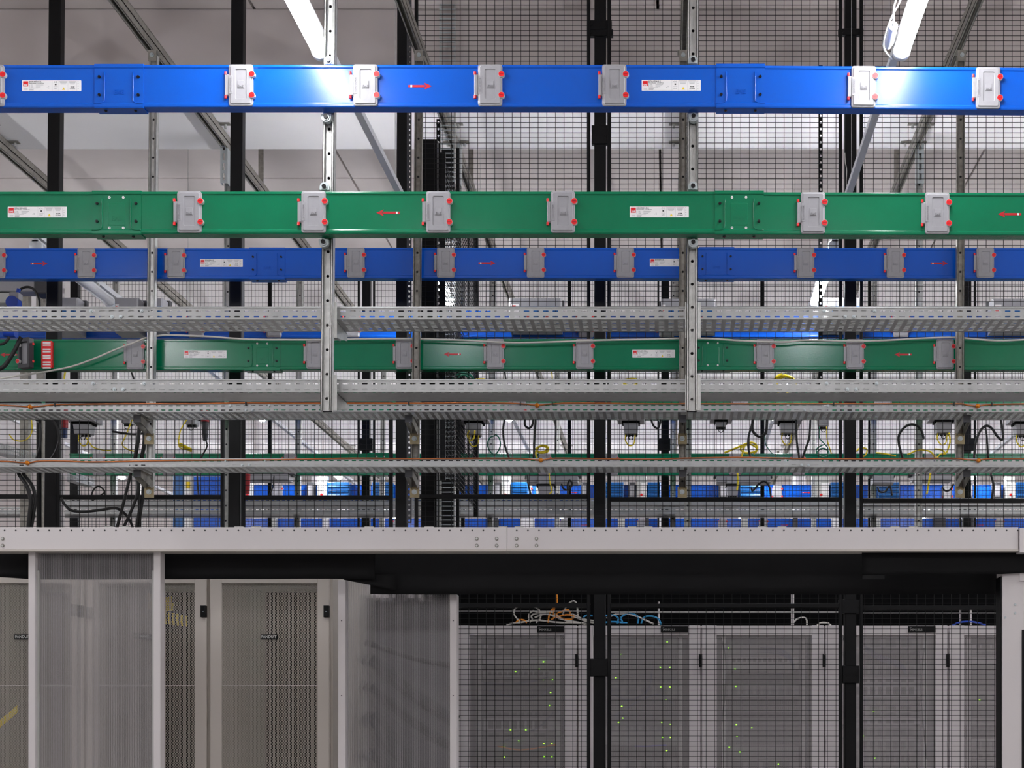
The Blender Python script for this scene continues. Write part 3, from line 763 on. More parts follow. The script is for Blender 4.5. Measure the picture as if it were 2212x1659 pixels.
# ------------------------------------------------------------------ containment beam, sheets and clear panels
YW = 6.9
def beam(px0, px1, label, bolts):
    x0, x1 = XX(px0, YW), XX(px1, YW); z1, z0 = ZZ(1139, YW), ZZ(1187, YW)
    r = root('containment_beam', (x0, YW, z0), label, 'beam'); w, h = x1-x0, z1-z0
    mb = MB(); mb.cbox(0.0006, w-.0006, 0, .1, 0, h, WPAINT, .0015)
    mb.box(0.0006, w-.0006, -.006, .1, -.0085, -.0005, CABL); mb.build('profile', r)
    SM = MB(); SM.cyl((0,0,0),(0,-.0012,0),.0042,DGREY,10); SM.cyl((0,-.0012,0),(0,-.0018,0),.002,BLACK,6); me = SM.mesh('screw')
    p = 10.0+24.05*math.ceil((px0-10)/24.05)
    while p < px1:
        if abs(p-1095) > 6: inst(me, 'screw', r, (XX(p, YW)-x0, 0, h-.0135))
        p += 24.05
    SB = MB(); SB.cyl((0,0,0),(0,-.002,0),.0085,GALVD,14); SB.cyl((0,-.002,0),(0,-.007,0),.0052,GALV,6,smooth=False); me2 = SB.mesh('bolt')  # weathered steel washer, its dark tone standing in for the bolt's shadow
    for bx in bolts:
        for by in (1164, 1178.5): inst(me2, 'bolt', r, (XX(bx, YW)-x0, 0, ZZ(by, YW)-z0))
    CMm = MB(); CMm.box(-.02, .02, 0, .03, 0, .006, LGREY); me3 = CMm.mesh('clip')
    for c in (232, 265, 513, 550, 795, 925, 1085, 1120, 1365, 1400, 1647, 1690, 1935, 1975):
        if px0 < c < px1: inst(me3, 'clip', r, (XX(c, YW)-x0, .02, h))
    return r
beam(-60, 1095, 'white containment beam length left of the central seam, row of screws along top', (6, 1030, 1073))
beam(1095, 2200, 'white containment beam length right of the central seam', (1116, 1159))
r = root('corner_plate', W(2203, 1187, YW-.01), 'white corner plate where beam meets the right white post', 'plate')
mb = MB(); mb.box(-.03+.028, .1, -.012, .1, -.015, -.005, WPAINT); mb.box(0, .1, -.004, .1, -.005, .098, WPAINT); mb.build('plate', r)
def sheet(Y, pts, label, name='rubber_sheet', t=.003, sag=.006, M=CLOTH):
    """hanging sheet: pts = list of (px, py_top, py_bottom) columns, gently waved in depth"""
    r = root(name, W(pts[0][0], pts[0][1], Y), label, 'sheet'); o0 = r.location.copy()
    cols = []
    for i in range(len(pts)-1):
        a, b = pts[i], pts[i+1]; n = max(1, int(abs(b[0]-a[0])/25))
        for k in range(n+(i == len(pts)-2)): 
            t_ = k/n; cols.append(tuple(a[j]+(b[j]-a[j])*t_ for j in range(3)))
    mb = MB(); nr = 6; vs = []; fs = []
    for ci, c in enumerate(cols):
        for k in range(nr+1):
            py = c[1]+(c[2]-c[1])*k/nr; p = W(c[0], py, Y); p.y += sag*math.sin(ci*.9+k*.5)*k/nr
            vs.append(p-o0)
    for ci in range(len(cols)-1):
        for k in range(nr): a = ci*(nr+1)+k; fs.append((a, a+1, a+nr+2, a+nr+1))
    mb.add(vs, fs, M, True); o = mb.build('sheet', r); thick(o, t, 0)
    return r
sheet(7.06, [(-60, 1180, 1245), (20, 1180, 1248), (80, 1180, 1252)], 'black rubber sheet hanging at the far left below the white beam')
sheet(7.05, [(70, 1180, 1252), (810, 1180, 1250)], 'black rubber sheet hanging over the left cabinets, straight lower edge')
sheet(7.12, [(800, 1180, 1283), (826, 1180, 1284), (1860, 1180, 1284), (2160, 1180, 1283)], 'long black rubber sheet hanging above the meshed cabinets')
sheet(6.955, [(1862, 1189, 1242), (2165, 1189, 1240), (2260, 1189, 1234)], 'shorter black rubber sheet overlapping at the right below the beam')
sheet(7.08, [(742, 1240, 1252), (800, 1240, 1264), (855, 1240, 1276)], 'small black sheet flap hanging slanted above the streaked clear panel')
r = root('rubber_flap', W(1863, 1251, 6.955), 'small black flap folded out from the right rubber sheet', 'flap')
mb = MB(); mb.box(0, .103, -.004, .0, 0, .018, BLACK); mb.build('flap', r)

def clear_panel(Y, px0, px1, pyt, label, lpost, rpost, pitch):
    x0, x1 = XX(px0, Y), XX(px1, Y); zt = ZZ(pyt, Y); zb = .02
    r = root('clear_panel', ((x0+x1)/2, Y, 0), label, 'panel'); w = x1-x0
    mb = MB(); mb.box(-w/2, w/2, 0, .010, zb, zt, POLY); mb.build('pane', r)
    mb = MB(); n = int(w/pitch)
    for k in range(n+1):
        x = -w/2+k*pitch; mb.box(x-.0006, x+.0006, -.0008, .0, zb, zt, RIB)
    o = mb.build('ribs', r); o['kind'] = 'stuff'
    return r
# left panel with its two white posts
P1 = clear_panel(6.97, 78, 333, 1186, 'ribbed clear panel between two white posts at left', 0, 0, .0080)
for a, b in ((63, 78), (333, 348)):
    mb = MB(); x0, x1 = XX(a, 6.95)-P1.location.x, XX(b, 6.95)-P1.location.x
    mb.cbox(x0, x1, -.03, .03, 0, ZZ(1187, 6.95), WPAINT, .002); mb.build('frame_post', P1)
for a, b in ((78, 84), (327, 333)):
    mb = MB(); x0, x1 = XX(a, 6.96)-P1.location.x, XX(b, 6.96)-P1.location.x
    mb.box(x0, x1, -.006, -.001, 0, ZZ(1232, 6.96), LGREY); mb.build('edge_strip', P1)
P2 = clear_panel(7.22, 745, 971, 1230, 'ribbed clear panel streaked with dark diagonals, right of the beige cabinet', 0, 0, .0082)
for a, b, t in ((729, 745, 1253), (971, 986, 1284)):
    mb = MB(); x0, x1 = XX(a, 7.18)-P2.location.x, XX(b, 7.18)-P2.location.x
    mb.cbox(x0, x1, -.03, .04, 0, ZZ(t, 7.19), WPAINT, .002)
    for k in range(3): mb.cyl(((x0+x1)/2, -.03, 1.3+.36*k), ((x0+x1)/2, -.032, 1.3+.36*k), .003, DGREY, 8)
    mb.build('frame_post', P2)
# what stands behind that panel: grey cabinet flank and slanting dark cable bundles
r = root('side_screen', (-1.62, 8.1, 0), 'grey screen standing behind the streaked clear panel', 'screen')
mb = MB(); mb.box(-.02, .455, 0, .02, 0, ZZ(1330, 8.1), mat('mid_grey_screen', (84, 82, 84), .6)); mb.build('board', r)
mb = MB(); mb.box(-.02, .455, -.012, 0, ZZ(1362, 8.1), ZZ(1292, 8.1), BLACK); mb.build('top_band', r)
for i, (p0, p1, rr) in enumerate((((790, 1420), (985, 1560), .028), ((790, 1480), (985, 1620), .02), ((790, 1545), (985, 1760), .03), ((790, 1625), (985, 1800), .025), ((790, 1388), (985, 1440), .012))):
    mb = MB(); a, b = W(p0[0], p0[1], 7.86), W(p1[0], p1[1], 7.86)
    mb.tube(catmull([a, a.lerp(b, .5)+Vector((0, 0, -.015)), b], 6), rr*1.4, CBLK, 8)
    o = mb.build('cable_bundle'); tag(o, '%s slanting dark cable bundle blurred behind the streaked clear panel' % ('upper thick', 'second thinner', 'third thick', 'lowest', 'topmost thin')[i], 'cable', None)
# right white post of the containment
r = root('containment_post', (XX(2192, 6.98), 6.98, 0), 'broad white containment post with screws at the right edge', 'post')
mb = MB(); h = 27/(F/6.98); mb.cbox(-h, h+.05, 0, .12, 0, ZZ(1190, 6.98), WPAINT, .002); mb.build('post_body', r)
mb = MB(); mb.box(-h-.006, -h-.0005, .01, .11, 0, ZZ(1245, 6.98), BLACK); mb.build('seal_strip', r)
mb = MB(); mb.cbox(.02, .09, -.012, 0, ZZ(1255, 6.98), ZZ(1190, 6.98), WPAINT, .002); mb.build('joint_plate', r)
mb = MB(); mb.box(.033, .09, -.004, .0, 0, ZZ(1360, 6.98), BLACK); mb.build('dark_slot', r)
for px, py in ((2193, 1324), (2171.5, 1334), (2193, 1306)):
    mb = MB(); mb.cyl((XX(px, 6.98)-r.location.x, 0, ZZ(py, 6.98)), (XX(px, 6.98)-r.location.x, -.003, ZZ(py, 6.98)), .0055, ZINC, 10); mb.build('screw', r)

# ------------------------------------------------------------------ beige cabinets at left
YCB = 7.35
sL = F/YCB
def cab_left(pxl, label, badge=None, last=False):
    """pxl: left edge of the perforated field; pitch 265 px"""
    x = lambda p: XX(p, YCB); zt = ZZ(1228, YCB); lx, rx = pxl-22, pxl+232
    r = root('server_cabinet', (x(pxl+103), YCB+.02, 0), label, 'cabinet'); ox = r.location.x
    L_, R_ = x(lx)-ox-.012, x(rx)-ox+.012; D = .95
    mb = MB(); mb.box(L_, L_+.02, 0.0, D, 0, zt, CABL); mb.build('side_panel', r)
    mb = MB(); mb.box(R_-.02, R_, 0.0, D, 0, zt, CABL); mb.build('side_panel', r)
    mb = MB(); mb.box(L_+.02, R_-.02, 0, D, zt-.03, zt, CABL); mb.build('top_panel', r)
    mb = MB(); mb.box(L_+.02, R_-.02, D-.02, D, 0, zt-.03, DARK); mb.build('back_panel', r)
    d = MB()
    a0, a1, b0, b1 = x(pxl)-ox, x(pxl+206)-ox, .12, ZZ(1260, YCB)
    l0, l1 = L_+.004, R_-.012
    d.cbox(l0, a0, -.028, -.002, .05, zt, CABL, .003); d.cbox(a1, l1, -.028, -.002, .05, zt, CABL, .003)
    d.box(a0, a1, -.0275, -.002, b1, zt, CABL); d.box(a0, a1, -.0275, -.002, .05, b0, CABL)
    d.box(a0, a1, -.0225, -.0215, ZZ(1482, YCB), ZZ(1480.6, YCB), WPAINT)
    door = d.build('door', r)
    d = MB(); d.add([(a0, -.02, b0), (a1, -.02, b0), (a1, -.02, b1), (a0, -.02, b1)], [(0, 1, 2, 3)], PERFL); d.build('perforated_field', door)
    d = MB(); hx = x(pxl+227)-ox; d.cbox(hx-.0125, hx+.0125, -.05, -.02, ZZ(1334, YCB), ZZ(1309, YCB), BLACK, .003)
    d.box(hx-.003, hx+.005, -.0515, -.05, ZZ(1322, YCB), ZZ(1320.5, YCB), ZINC); d.build('handle', door)
    if badge is not None:
        bx = x(badge)-ox; bz = ZZ(1376, YCB); d = MB()
        d.cbox(bx-.042, bx+.042, -.026, -.0205, bz-.0125, bz+.0125, BLACK, .002)
        join_text(d, text_mesh('PANDUIT', .0175, 0, LGREY, .0006), bx, -.0264, bz, LGREY)
        d.build('badge', door)
    
    return r
c1 = cab_left(-50, 'beige perforated cabinet cut by the left photo edge', 50)
c2 = cab_left(215, 'beige perforated cabinet half behind the left clear panel', 320)
c3 = cab_left(480, 'beige perforated cabinet standing free left of the streaked panel', 581.5)
# yellow cable looms inside
for nm, pts, Yc, lab in (('a', [(335, 1285), (350, 1292), (372, 1290)], 7.48, 'yellow cable run level inside the second beige cabinet'),
        ('b', [(335, 1305), (352, 1307), (375, 1304)], 7.48, 'lower short yellow cable inside the second beige cabinet'),
        ('c', [(-10, 1565), (15, 1545), (38, 1525)], 7.48, 'yellow cables fanned inside the leftmost beige cabinet')):
    mb = MB()
    for k in range(4):
        mb.tube(catmull([W(a, b+k*4, Yc) for a, b in pts], 5), .0045, CYEL, 6)
    o = mb.build('yellow_cable'); tag(o, lab, 'cable')
mb = MB()
for k in range(7):
    p = [(348+k*9, 1318+2*k), (347+k*9, 1330+2*k), (349+k*9, 1347+k)]
    mb.tube([W(a, b, 7.47) for a, b in p], .0055, CYEL, 6)
o = mb.build('yellow_cable'); tag(o, 'row of yellow cable ends behind the door of the second beige cabinet', 'cable')

# ------------------------------------------------------------------ light grey cabinets behind the mesh
YR = 9.62
def rack(i, perf_l, label, badge=True):
    x = lambda p: XX(p, YR); zt = ZZ(1351, YR)
    lx, rx = perf_l-33, perf_l+233
    r = root('server_cabinet', (x(perf_l+103), YR, 0), label, 'cabinet'); ox = r.location.x
    L_, R_ = x(lx)-ox, x(rx)-ox; D = .98
    for a, b in ((L_, L_+.02), (R_-.02, R_)):
        mb = MB(); mb.box(a, b, .03, D, 0, zt, CABR); mb.build('side_panel', r)
    mb = MB(); mb.box(L_+.02, R_-.02, .03, D, zt-.02, zt, CABR); mb.build('top_panel', r)
    mb = MB(); mb.box(L_+.02, R_-.02, D-.02, D, 0, zt-.02, DARK); mb.build('back_panel', r)
    a0, a1, b0, b1 = x(perf_l)-ox, x(perf_l+206)-ox, .1, ZZ(1372, YR)
    d = MB(); q0, q1 = L_+.004, R_-.004
    d.cbox(q0, a0, 0, .028, .05, zt+.001, CABR, .003); d.cbox(a1, q1, 0, .028, .05, zt+.001, CABR, .003)
    d.box(a0, a1, .0005, .028, b1, zt, CABR); d.box(a0, a1, .0005, .028, .05, b0, CABR)
    door = d.build('door', r)
    d = MB(); d.add([(a0, .012, b0), (a1, .012, b0), (a1, .012, b1), (a0, .012, b1)], [(0, 1, 2, 3)], PERFR); d.build('perforated_field', door)
    d = MB(); hx = x(perf_l+232)-ox; d.cbox(hx-.009, hx+.009, -.022, .0, ZZ(1441, YR), ZZ(1414, YR), BLACK, .003); d.build('handle', door)
    if badge:
        d = MB(); bx = x(perf_l+176)-ox; bz = ZZ(1359.5, YR)
        d.cbox(bx-.088, bx+.088, -.008, .001, bz-.02, bz+.02, BLACK, .002)
        join_text(d, text_mesh('MINKELS', .020, 0, INKG, .0004), bx-.035, -.0085, bz-.002, LGREY)
        d.add([(bx-.078, -.0085, bz+.004), (bx-.066, -.0085, bz+.012), (bx-.078, -.0085, bz+.012)], [(0, 1, 2)], LGREY)
        d.build('badge', door)
    for sx in (a0+.05, a1-.05):
        mb = MB(); mb.box(sx-.012, sx+.012, .1, .12, .05, zt-.05, GALV); mb.build('mounting_rail', r)
    return r, ox, a0, a1
LEDS = {0: [(1184, 1384), (1171, 1428), (1110, 1449), (1161, 1444), (1170, 1467), (1190, 1467), (1186, 1495), (1184, 1523), (1098, 1577), (1132, 1577), (1117, 1601), (1084, 1613), (1172, 1607), (1189, 1607), (1084, 1636), (1172, 1635), (1189, 1635)],
        1: [(1441, 1384), (1340, 1411), (1426, 1440), (1447, 1440), (1329, 1462), (1427, 1483), (1447, 1483), (1440, 1510), (1342, 1525), (1344, 1551), (1429, 1560), (1448, 1564), (1431, 1593), (1448, 1593), (1440, 1622), (1335, 1560)],
        2: [(1575, 1398), (1695, 1385), (1590, 1444), (1591, 1482), (1592, 1565), (1594, 1591), (1577, 1615), (1600, 1625), (1684, 1652), (1626, 1572)],
        3: [(1893, 1536), (1895, 1638), (1870, 1590)], 4: [(2124, 1511)]}
desc = ['first light grey cabinet behind the mesh, right of the clear panel', 'second light grey cabinet, just right of the middle cage post',
        'third light grey cabinet, without a badge, between the cage posts', 'fourth light grey cabinet behind the right cage post', 'last light grey cabinet cut off by the broad white post']
random.seed(11)
for i, pl in enumerate((1014, 1281, 1548, 1815, 2083)):
    r, ox, a0, a1 = rack(i, pl, desc[i], badge=(i in (0, 1, 3)))
    z = ZZ(1659, YR)-.12; top = ZZ(1376, YR); U = .0445; k = 0
    leds = [(XX(px, YR), ZZ(py, YR)) for px, py in LEDS[i]]
    while z < top-.04:
        hU = random.choice((1, 1, 2, 1, 2)); h = hU*U-.004
        here = [l for l in leds if z <= l[1] < z+hU*U]
        if random.random() < .16 and not here: z += U*hU; continue
        dep = random.uniform(.11, .14); m = random.choice((SERV, SERV, SERVD, GREYP)) if i not in (1,) else random.choice((SERV, SERVD, DGREY))
        sr = root('rack_server', (ox, YR+dep, z), 'rack unit in the %s light grey cabinet, %s counted from below' % (('first', 'second', 'third', 'fourth', 'last')[i], ('first', 'second', 'third', 'fourth', 'fifth', 'sixth', 'seventh', 'eighth', 'ninth', 'tenth', 'eleventh', 'twelfth', 'thirteenth', 'fourteenth', 'fifteenth', 'sixteenth', 'seventeenth', 'eighteenth', 'nineteenth', 'twentieth')[k]), 'server', 'rack units in the %s light grey cabinet' % ('first', 'second', 'third', 'fourth', 'last')[i])
        hw = (a1-a0)/2-.075
        mb = MB(); mb.cbox(-hw, hw, 0, .5, 0, h, m, .002)
        nb = random.choice((0, 4, 8, 12))
        for b in range(nb):
            xx = -hw+.03+b*(2*hw-.06)/max(nb, 1); mb.box(xx, xx+(2*hw-.06)/nb*.7, -.003, 0, h*.2, h*.8, SERVD if m != SERVD else DGREY)
        mb.build('chassis', sr)
        for lx, lz in list(leds):
            if z <= lz < z+hU*U:
                mb = MB(); mb.box(lx-ox-.004, lx-ox+.004, -.008, -.003, lz-z-.0024, lz-z+.0024, LEDG); mb.build('status_light', sr)
                leds.remove((lx, lz))
        z += hU*U; k += 1
# patch leads inside, looping in front of the servers
cab_cables = [(0, [(1040, 1475), (1100, 1478), (1160, 1470), (1185, 1462)], CDBL, 'dark blue patch lead sagging across the first grey cabinet'),
    (0, [(1060, 1490), (1100, 1505), (1160, 1505), (1195, 1480)], CDBL, 'lower dark patch lead drooping in the first grey cabinet'),
    (0, [(1085, 1602), (1130, 1585), (1165, 1570), (1195, 1540)], CDBL, 'patch lead rising rightward low in the first grey cabinet'),
    (0, [(1075, 1612), (1120, 1620), (1160, 1616), (1200, 1608)], CORG, 'orange patch lead near the bottom of the first grey cabinet'),
    (1, [(1325, 1500), (1360, 1512), (1400, 1490), (1410, 1440)], CDBL, 'dark patch lead curling in the second grey cabinet'),
    (1, [(1330, 1545), (1370, 1520), (1420, 1500), (1455, 1520)], CDBL, 'second dark lead crossing the second grey cabinet'),
    (1, [(1372, 1612), (1400, 1612), (1440, 1610)], mat('violet_blue_cable', (60, 70, 190), .45), 'violet blue lead low in the second grey cabinet'),
    (2, [(1560, 1385), (1568, 1430), (1566, 1500), (1556, 1580)], CBLK, 'long dark lead hanging at the left of the third grey cabinet'),
    (2, [(1640, 1398), (1680, 1402), (1705, 1415), (1715, 1440)], CDBL, 'bundle of leads turning down in the third grey cabinet'),
    (3, [(1868, 1395), (1900, 1415), (1940, 1430), (1958, 1445)], CDBL, 'sloping dark leads in the fourth grey cabinet'),
    (3, [(1996, 1400), (1990, 1470), (1992, 1540), (2002, 1640)], CBLK, 'dark lead hanging at the right of the fourth grey cabinet')]
for i, pts, m, lab in cab_cables:
    mb = MB(); nn = 3 if 'bundle' in lab or 'sloping' in lab else 1
    for k in range(nn): mb.tube(catmull([W(a, b+k*5, YR+.075) for a, b in pts], 6), .005, m, 6)
    o = mb.build('patch_cable'); tag(o, lab, 'cable')
# black back wall and shelf lines above the grey cabinets
r = root('blanking_wall', (.55, 10.75, 0), 'black blanking wall closing the aisle behind the grey cabinets', 'partition')
mb = MB(); mb.box(-2.3, 2.6, 0, .03, 0, ZZ(1146, 10.75), DARK); mb.build('board', r)
for i, (pa, pb, py, l) in enumerate(((986, 1275, 1305, 'upper thin zinc rail in the dark above the first cabinet'), (986, 1275, 1319.5, 'lower thin zinc rail in the dark above the first cabinet'),
        (1320, 1814, 1311, 'upper thin zinc rail above the second and third cabinets'), (1320, 1814, 1321.5, 'lower thin zinc rail above the second and third cabinets'),
        (1864, 2155, 1315, 'upper thin zinc rail above the fourth cabinet'), (1864, 2155, 1324, 'lower thin zinc rail above the fourth cabinet'))):
    mb = MB(); y = 9.2; mb.box(XX(pa, y), XX(pb, y), y, y+.02, ZZ(py, y)-.003, ZZ(py, y)+.003, GALV); o = mb.build('zinc_rail'); tag(o, l, 'rail')
for i, (px, w_, pt, l) in enumerate(((1712, 7, 1283, 'white vertical duct above the third grey cabinet'), (2074, 4, 1310, 'thin white pipe above the fourth cabinet, left of two'), (2097, 4, 1315, 'thin white pipe above the fourth cabinet, right of two'), (1423, 4, 1300, 'thin white pipe above the second cabinet'))):
    mb = MB(); y = 9.75; mb.cyl((XX(px, y), y, ZZ(1350, y)-.0), (XX(px, y), y, ZZ(pt, y)), w_/2/(F/y), WPAINT, 10); o = mb.build('riser_pipe'); tag(o, l, 'pipe')

# ------------------------------------------------------------------ tap-off boxes
def knob_mb(): return CK
def tap_box(Y, pxc, pyc, w, h, label, style='blue', knobs=2, d=.14, group=None):
    a = W(pxc, pyc, Y)
    r = root('tap_off_box', (a.x, Y-.002, a.z), label, 'power box', group)
    mb = MB(); mb.cbox(-w/2, w/2, -d, 0, -h/2, h/2, GREYP, .008); mb.build('body', r)
    mb = MB(); mb.cbox(-w/2-.012, w/2+.012, -.03, .005, h*.30, h*.5+.012, DGREY if style != 'white' else LGREY, .004); mb.build('flange', r)
    if style in ('blue', 'white'):
        mb = MB(); mb.cbox(-w*.28, w*.46, -d-.012, -d+.002, -h*.36, h*.22, DBLUE, .008); mb.build('window_flap', r)
        mb = MB(); mb.box(-w*.46, -w*.31, -d-.001, -d, -h*.4, h*.3, WHITE); mb.box(-w*.44, -w*.37, -d-.002, -d-.001, h*.1, h*.25, RED); mb.build('label_plate', r)
    for k in range(knobs):
        inst(CK, 'knob', r, (w*(-.12+.36*k), -d-.010, -h*.16))
    return r
for i, (x, y, w_, h_, kn) in enumerate(((158, 693, .17, .22, 1), (290, 693, .15, .22, 1), (1160, 690, .33, .20, 2), (1522, 692, .13, .20, 1), (1815, 690, .26, .20, 2), (2184, 692, .3, .2, 2), (350, 690, .1, .2, 0), (1455, 692, .16, .2, 0))):
    tap_box(YCR, x, y, w_, h_, 'grey power box on third-row blue busbar, %s from the left' % ('first', 'second', 'sixth', 'eighth', 'ninth', 'tenth', 'third', 'seventh')[i], 'white' if x in (1815,) else 'blue', kn)
def socket_box(Y, pxc, pyt, w, h, label, cables=True, flange=1.9, gm=GREYP):
    a = W(pxc, pyt, Y)
    r = root('socket_box', (a.x, Y, a.z), label, 'socket box')
    mb = MB(); mb.cbox(-w*flange/2, w*flange/2, -.07, .07, -.022, .035, GREYP, .006); mb.build('flange_plate', r)
    mb = MB(); mb.cbox(-w*.6, w*.6, -.06, .05, -.035, -.022, DARK, .002); mb.build('gasket', r)
    mb = MB(); t, b = w*.5, w*.44
    mb.loft([[(-t, -.05, -.035), (t, -.05, -.035), (t, .05, -.035), (-t, .05, -.035)], [(-b, -.045, -h), (b, -.045, -h), (b, .045, -h), (-b, .045, -h)]], gm, True, True)
    mb.build('socket_body', r)
    mb = MB()
    for k in range(4): mb.cyl((-b*.75+k*b*.5, 0, -h), (-b*.75+k*b*.5, 0, -h-.014), .008, BOLT, 8)
    ring = [(0.014*math.cos(t_*.524), -.02, -h-.022+.014*math.sin(t_*.524)) for t_ in range(13)]
    mb.tube(ring, .0028, BOLT, 5); mb.build('cable_glands', r)
    return r, a
def cable(pts, Y, rad, m, label, name='cable', seg=8, closed=False, n=8, Yd=None):
    P_ = [W(p[0], p[1], p[2] if len(p) > 2 else Y) for p in pts]
    c = catmull(P_, seg, closed); o0 = c[0].copy(); mb = MB(); mb.tube([p-o0 for p in c], rad, m, n)
    o = mb.build(name, loc=o0); return tag(o, label, 'cable')
for i, (x, ptop, w_, h_, fl) in enumerate(((182, 907, .105, .095, 1.7), (415, 895, .07, .07, 1.3), (1025, 905, .10, .105, 1.9), (1363, 905, .095, .10, 1.8), (1557, 903, .07, .06, 2.0), (1701, 905, .10, .095, 1.75), (1778, 892, .07, .09, 1.2), (2037, 903, .10, .10, 1.9), (2208, 907, .10, .10, 1.8), (277, 896, .06, .06, 1.3))):
    o = ('first', 'third', 'fourth', 'fifth', 'sixth', 'seventh', 'eighth', 'ninth', 'tenth', 'second')[i]
    socket_box(YCR-.06, x, ptop, w_, h_, 'grey socket box hanging under the third tray line, %s from left' % o, flange=fl)
    if x in (415, 1557, 277): continue
    dy = ptop+h_*335
    if x == 1778:
        continue
    cable([(x-11, dy-2), (x-12, dy+12), (x-4, dy+24), (x+6, dy+20), (x+9, dy)], YCR-.08, .0042, CYEL, 'yellow lead looping below the %s hanging socket box' % o, n=6)
# power boxes on the lower far busbars
for i, (x, y, w_, h_) in enumerate(((1195, 1040, .40, .05), (1605, 1040, .42, .05), (560, 1035, .5, .045), (2010, 1036, .3, .045), (1905, 1040, .16, .06))):
    a = W(x, y, YD-.05)
    r = root('power_box', a, 'flat grey power box slung under fourth-row green busbar, %s' % ('below the middle', 'right of centre', 'at left beside second post', 'near right strut', 'small one at right')[i], 'power box')
    mb = MB(); mb.cbox(-w_/2, w_/2, -.1, .05, -h_/2, h_/2, GREYP, .006); mb.build('body', r)
    mb = MB(); mb.cbox(-w_/2-.02, w_/2+.02, -.02, .06, h_/2, h_/2+.02, DGREY, .004); mb.build('flange', r)
socket_box(YD-.1, 1180, 1042, .12, .10, 'grey socket box under the fourth-row green busbar, below the middle', flange=1.1)
socket_box(YD-.1, 1582, 1042, .09, .11, 'grey socket box under the fourth-row green busbar at right', flange=1.1)
EB = [  # (px0, px1, kind) crowded fifth-row boxes
 (668, 683, 'd'), (690, 711, 'l'), (712, 760, 't'), (808, 852, 't'), (1070, 1084, 'd'), (1085, 1104, 'l'), (1106, 1143, 't'), (1160, 1196, 'l'), (1257, 1271, 'd'), (1307, 1348, 't'),
 (1359, 1373, 'd'), (1375, 1397, 'l'), (1399, 1428, 't'), (1552, 1570, 'd'), (1574, 1592, 'l'), (1597, 1645, 't'), (1755, 1788, 'l'), (1792, 1824, 't'), (1893, 1940, 't'), (2083, 2097, 'd'), (2140, 2158, 'd'), (2168, 2188, 'l'), (2190, 2225, 't'), (455, 470, 'd'), (535, 548, 'l')]
for i, (a, b, k) in enumerate(EB):
    Yk = YE+.003; c = W((a+b)/2, 1063, Yk); w_ = (b-a)/(F/Yk)
    nm = {'d': ('black framed open cover', DGREY), 'l': ('pale control box with red lamp', LGREY), 't': ('petrol blue box', DBLUE)}[k]
    r = root('distribution_box', c, '%s on the fifth-row busbar, %s from left' % (nm[0], ('one two three four five six seven eight nine ten eleven twelve thirteen fourteen fifteen sixteen seventeen eighteen nineteen twenty twenty-one twenty-two twenty-three twenty-four twenty-five'.split())[i]), 'power box')
    mb = MB(); mb.cbox(-w_/2, w_/2, -.12, 0, -.1 if k != 'l' else -.09, .09 if k != 'l' else .16, nm[1], .008); mb.build('body', r)
    if k == 'd': mb = MB(); mb.cbox(-w_*.3, w_*.3, -.125, -.119, -.07, .06, GREYP, .002); mb.build('inner_plate', r)
    if k == 'l':
        mb = MB(); mb.box(0, w_/2, -.123, -.119, -.08, .08, WHITE); mb.build('label_plate', r)
        mb = MB(); mb.cyl((0, -.119, -.05), (0, -.135, -.05), .014, RED, 10); mb.build('red_lamp', r)
    if k == 't':
        mb = MB()
        for q in range(3): mb.cyl((-w_*.45, -.12, -.06+q*.05), (w_*.45, -.12, -.06+q*.05), .016, DBLUE, 8)
        mb.build('rounded_ribs', r)
FB = [(985, 1000), (1065, 1078), (1125, 1155), (1335, 1350), (1395, 1402), (1420, 1440), (1600, 1615), (1712, 1722), (1795, 1818), (1883, 1900), (2015, 2040), (640, 650), (590, 600), (2075, 2100), (700, 712)]
for i, (a, b) in enumerate(FB):
    c = W((a+b)/2, 1132, YFR+.003); w_ = (b-a)/(F/YFR)
    mb = MB(); mb.cbox(-w_/2, w_/2, -.1, 0, -.11, .09, (LGREY, DGREY, WHITE)[i % 3], .006)
    o = mb.build('busbar_box', loc=c); tag(o, '%s box on the farthest blue busbar just above the white beam, place %s' % (('light grey', 'dark', 'white')[i % 3], 'abcdefghijklmno'[i]), 'power box')
    o['label'] = '%s box on farthest busbar strip, %s of those above the beam' % (('light grey', 'dark', 'white')[i % 3], ('sixth', 'seventh', 'eighth', 'ninth', 'tenth', 'eleventh', 'twelfth', 'thirteenth', 'fourteenth', 'fifteenth', 'seventeenth', 'fourth', 'third', 'eighteenth', 'fifth')[i])

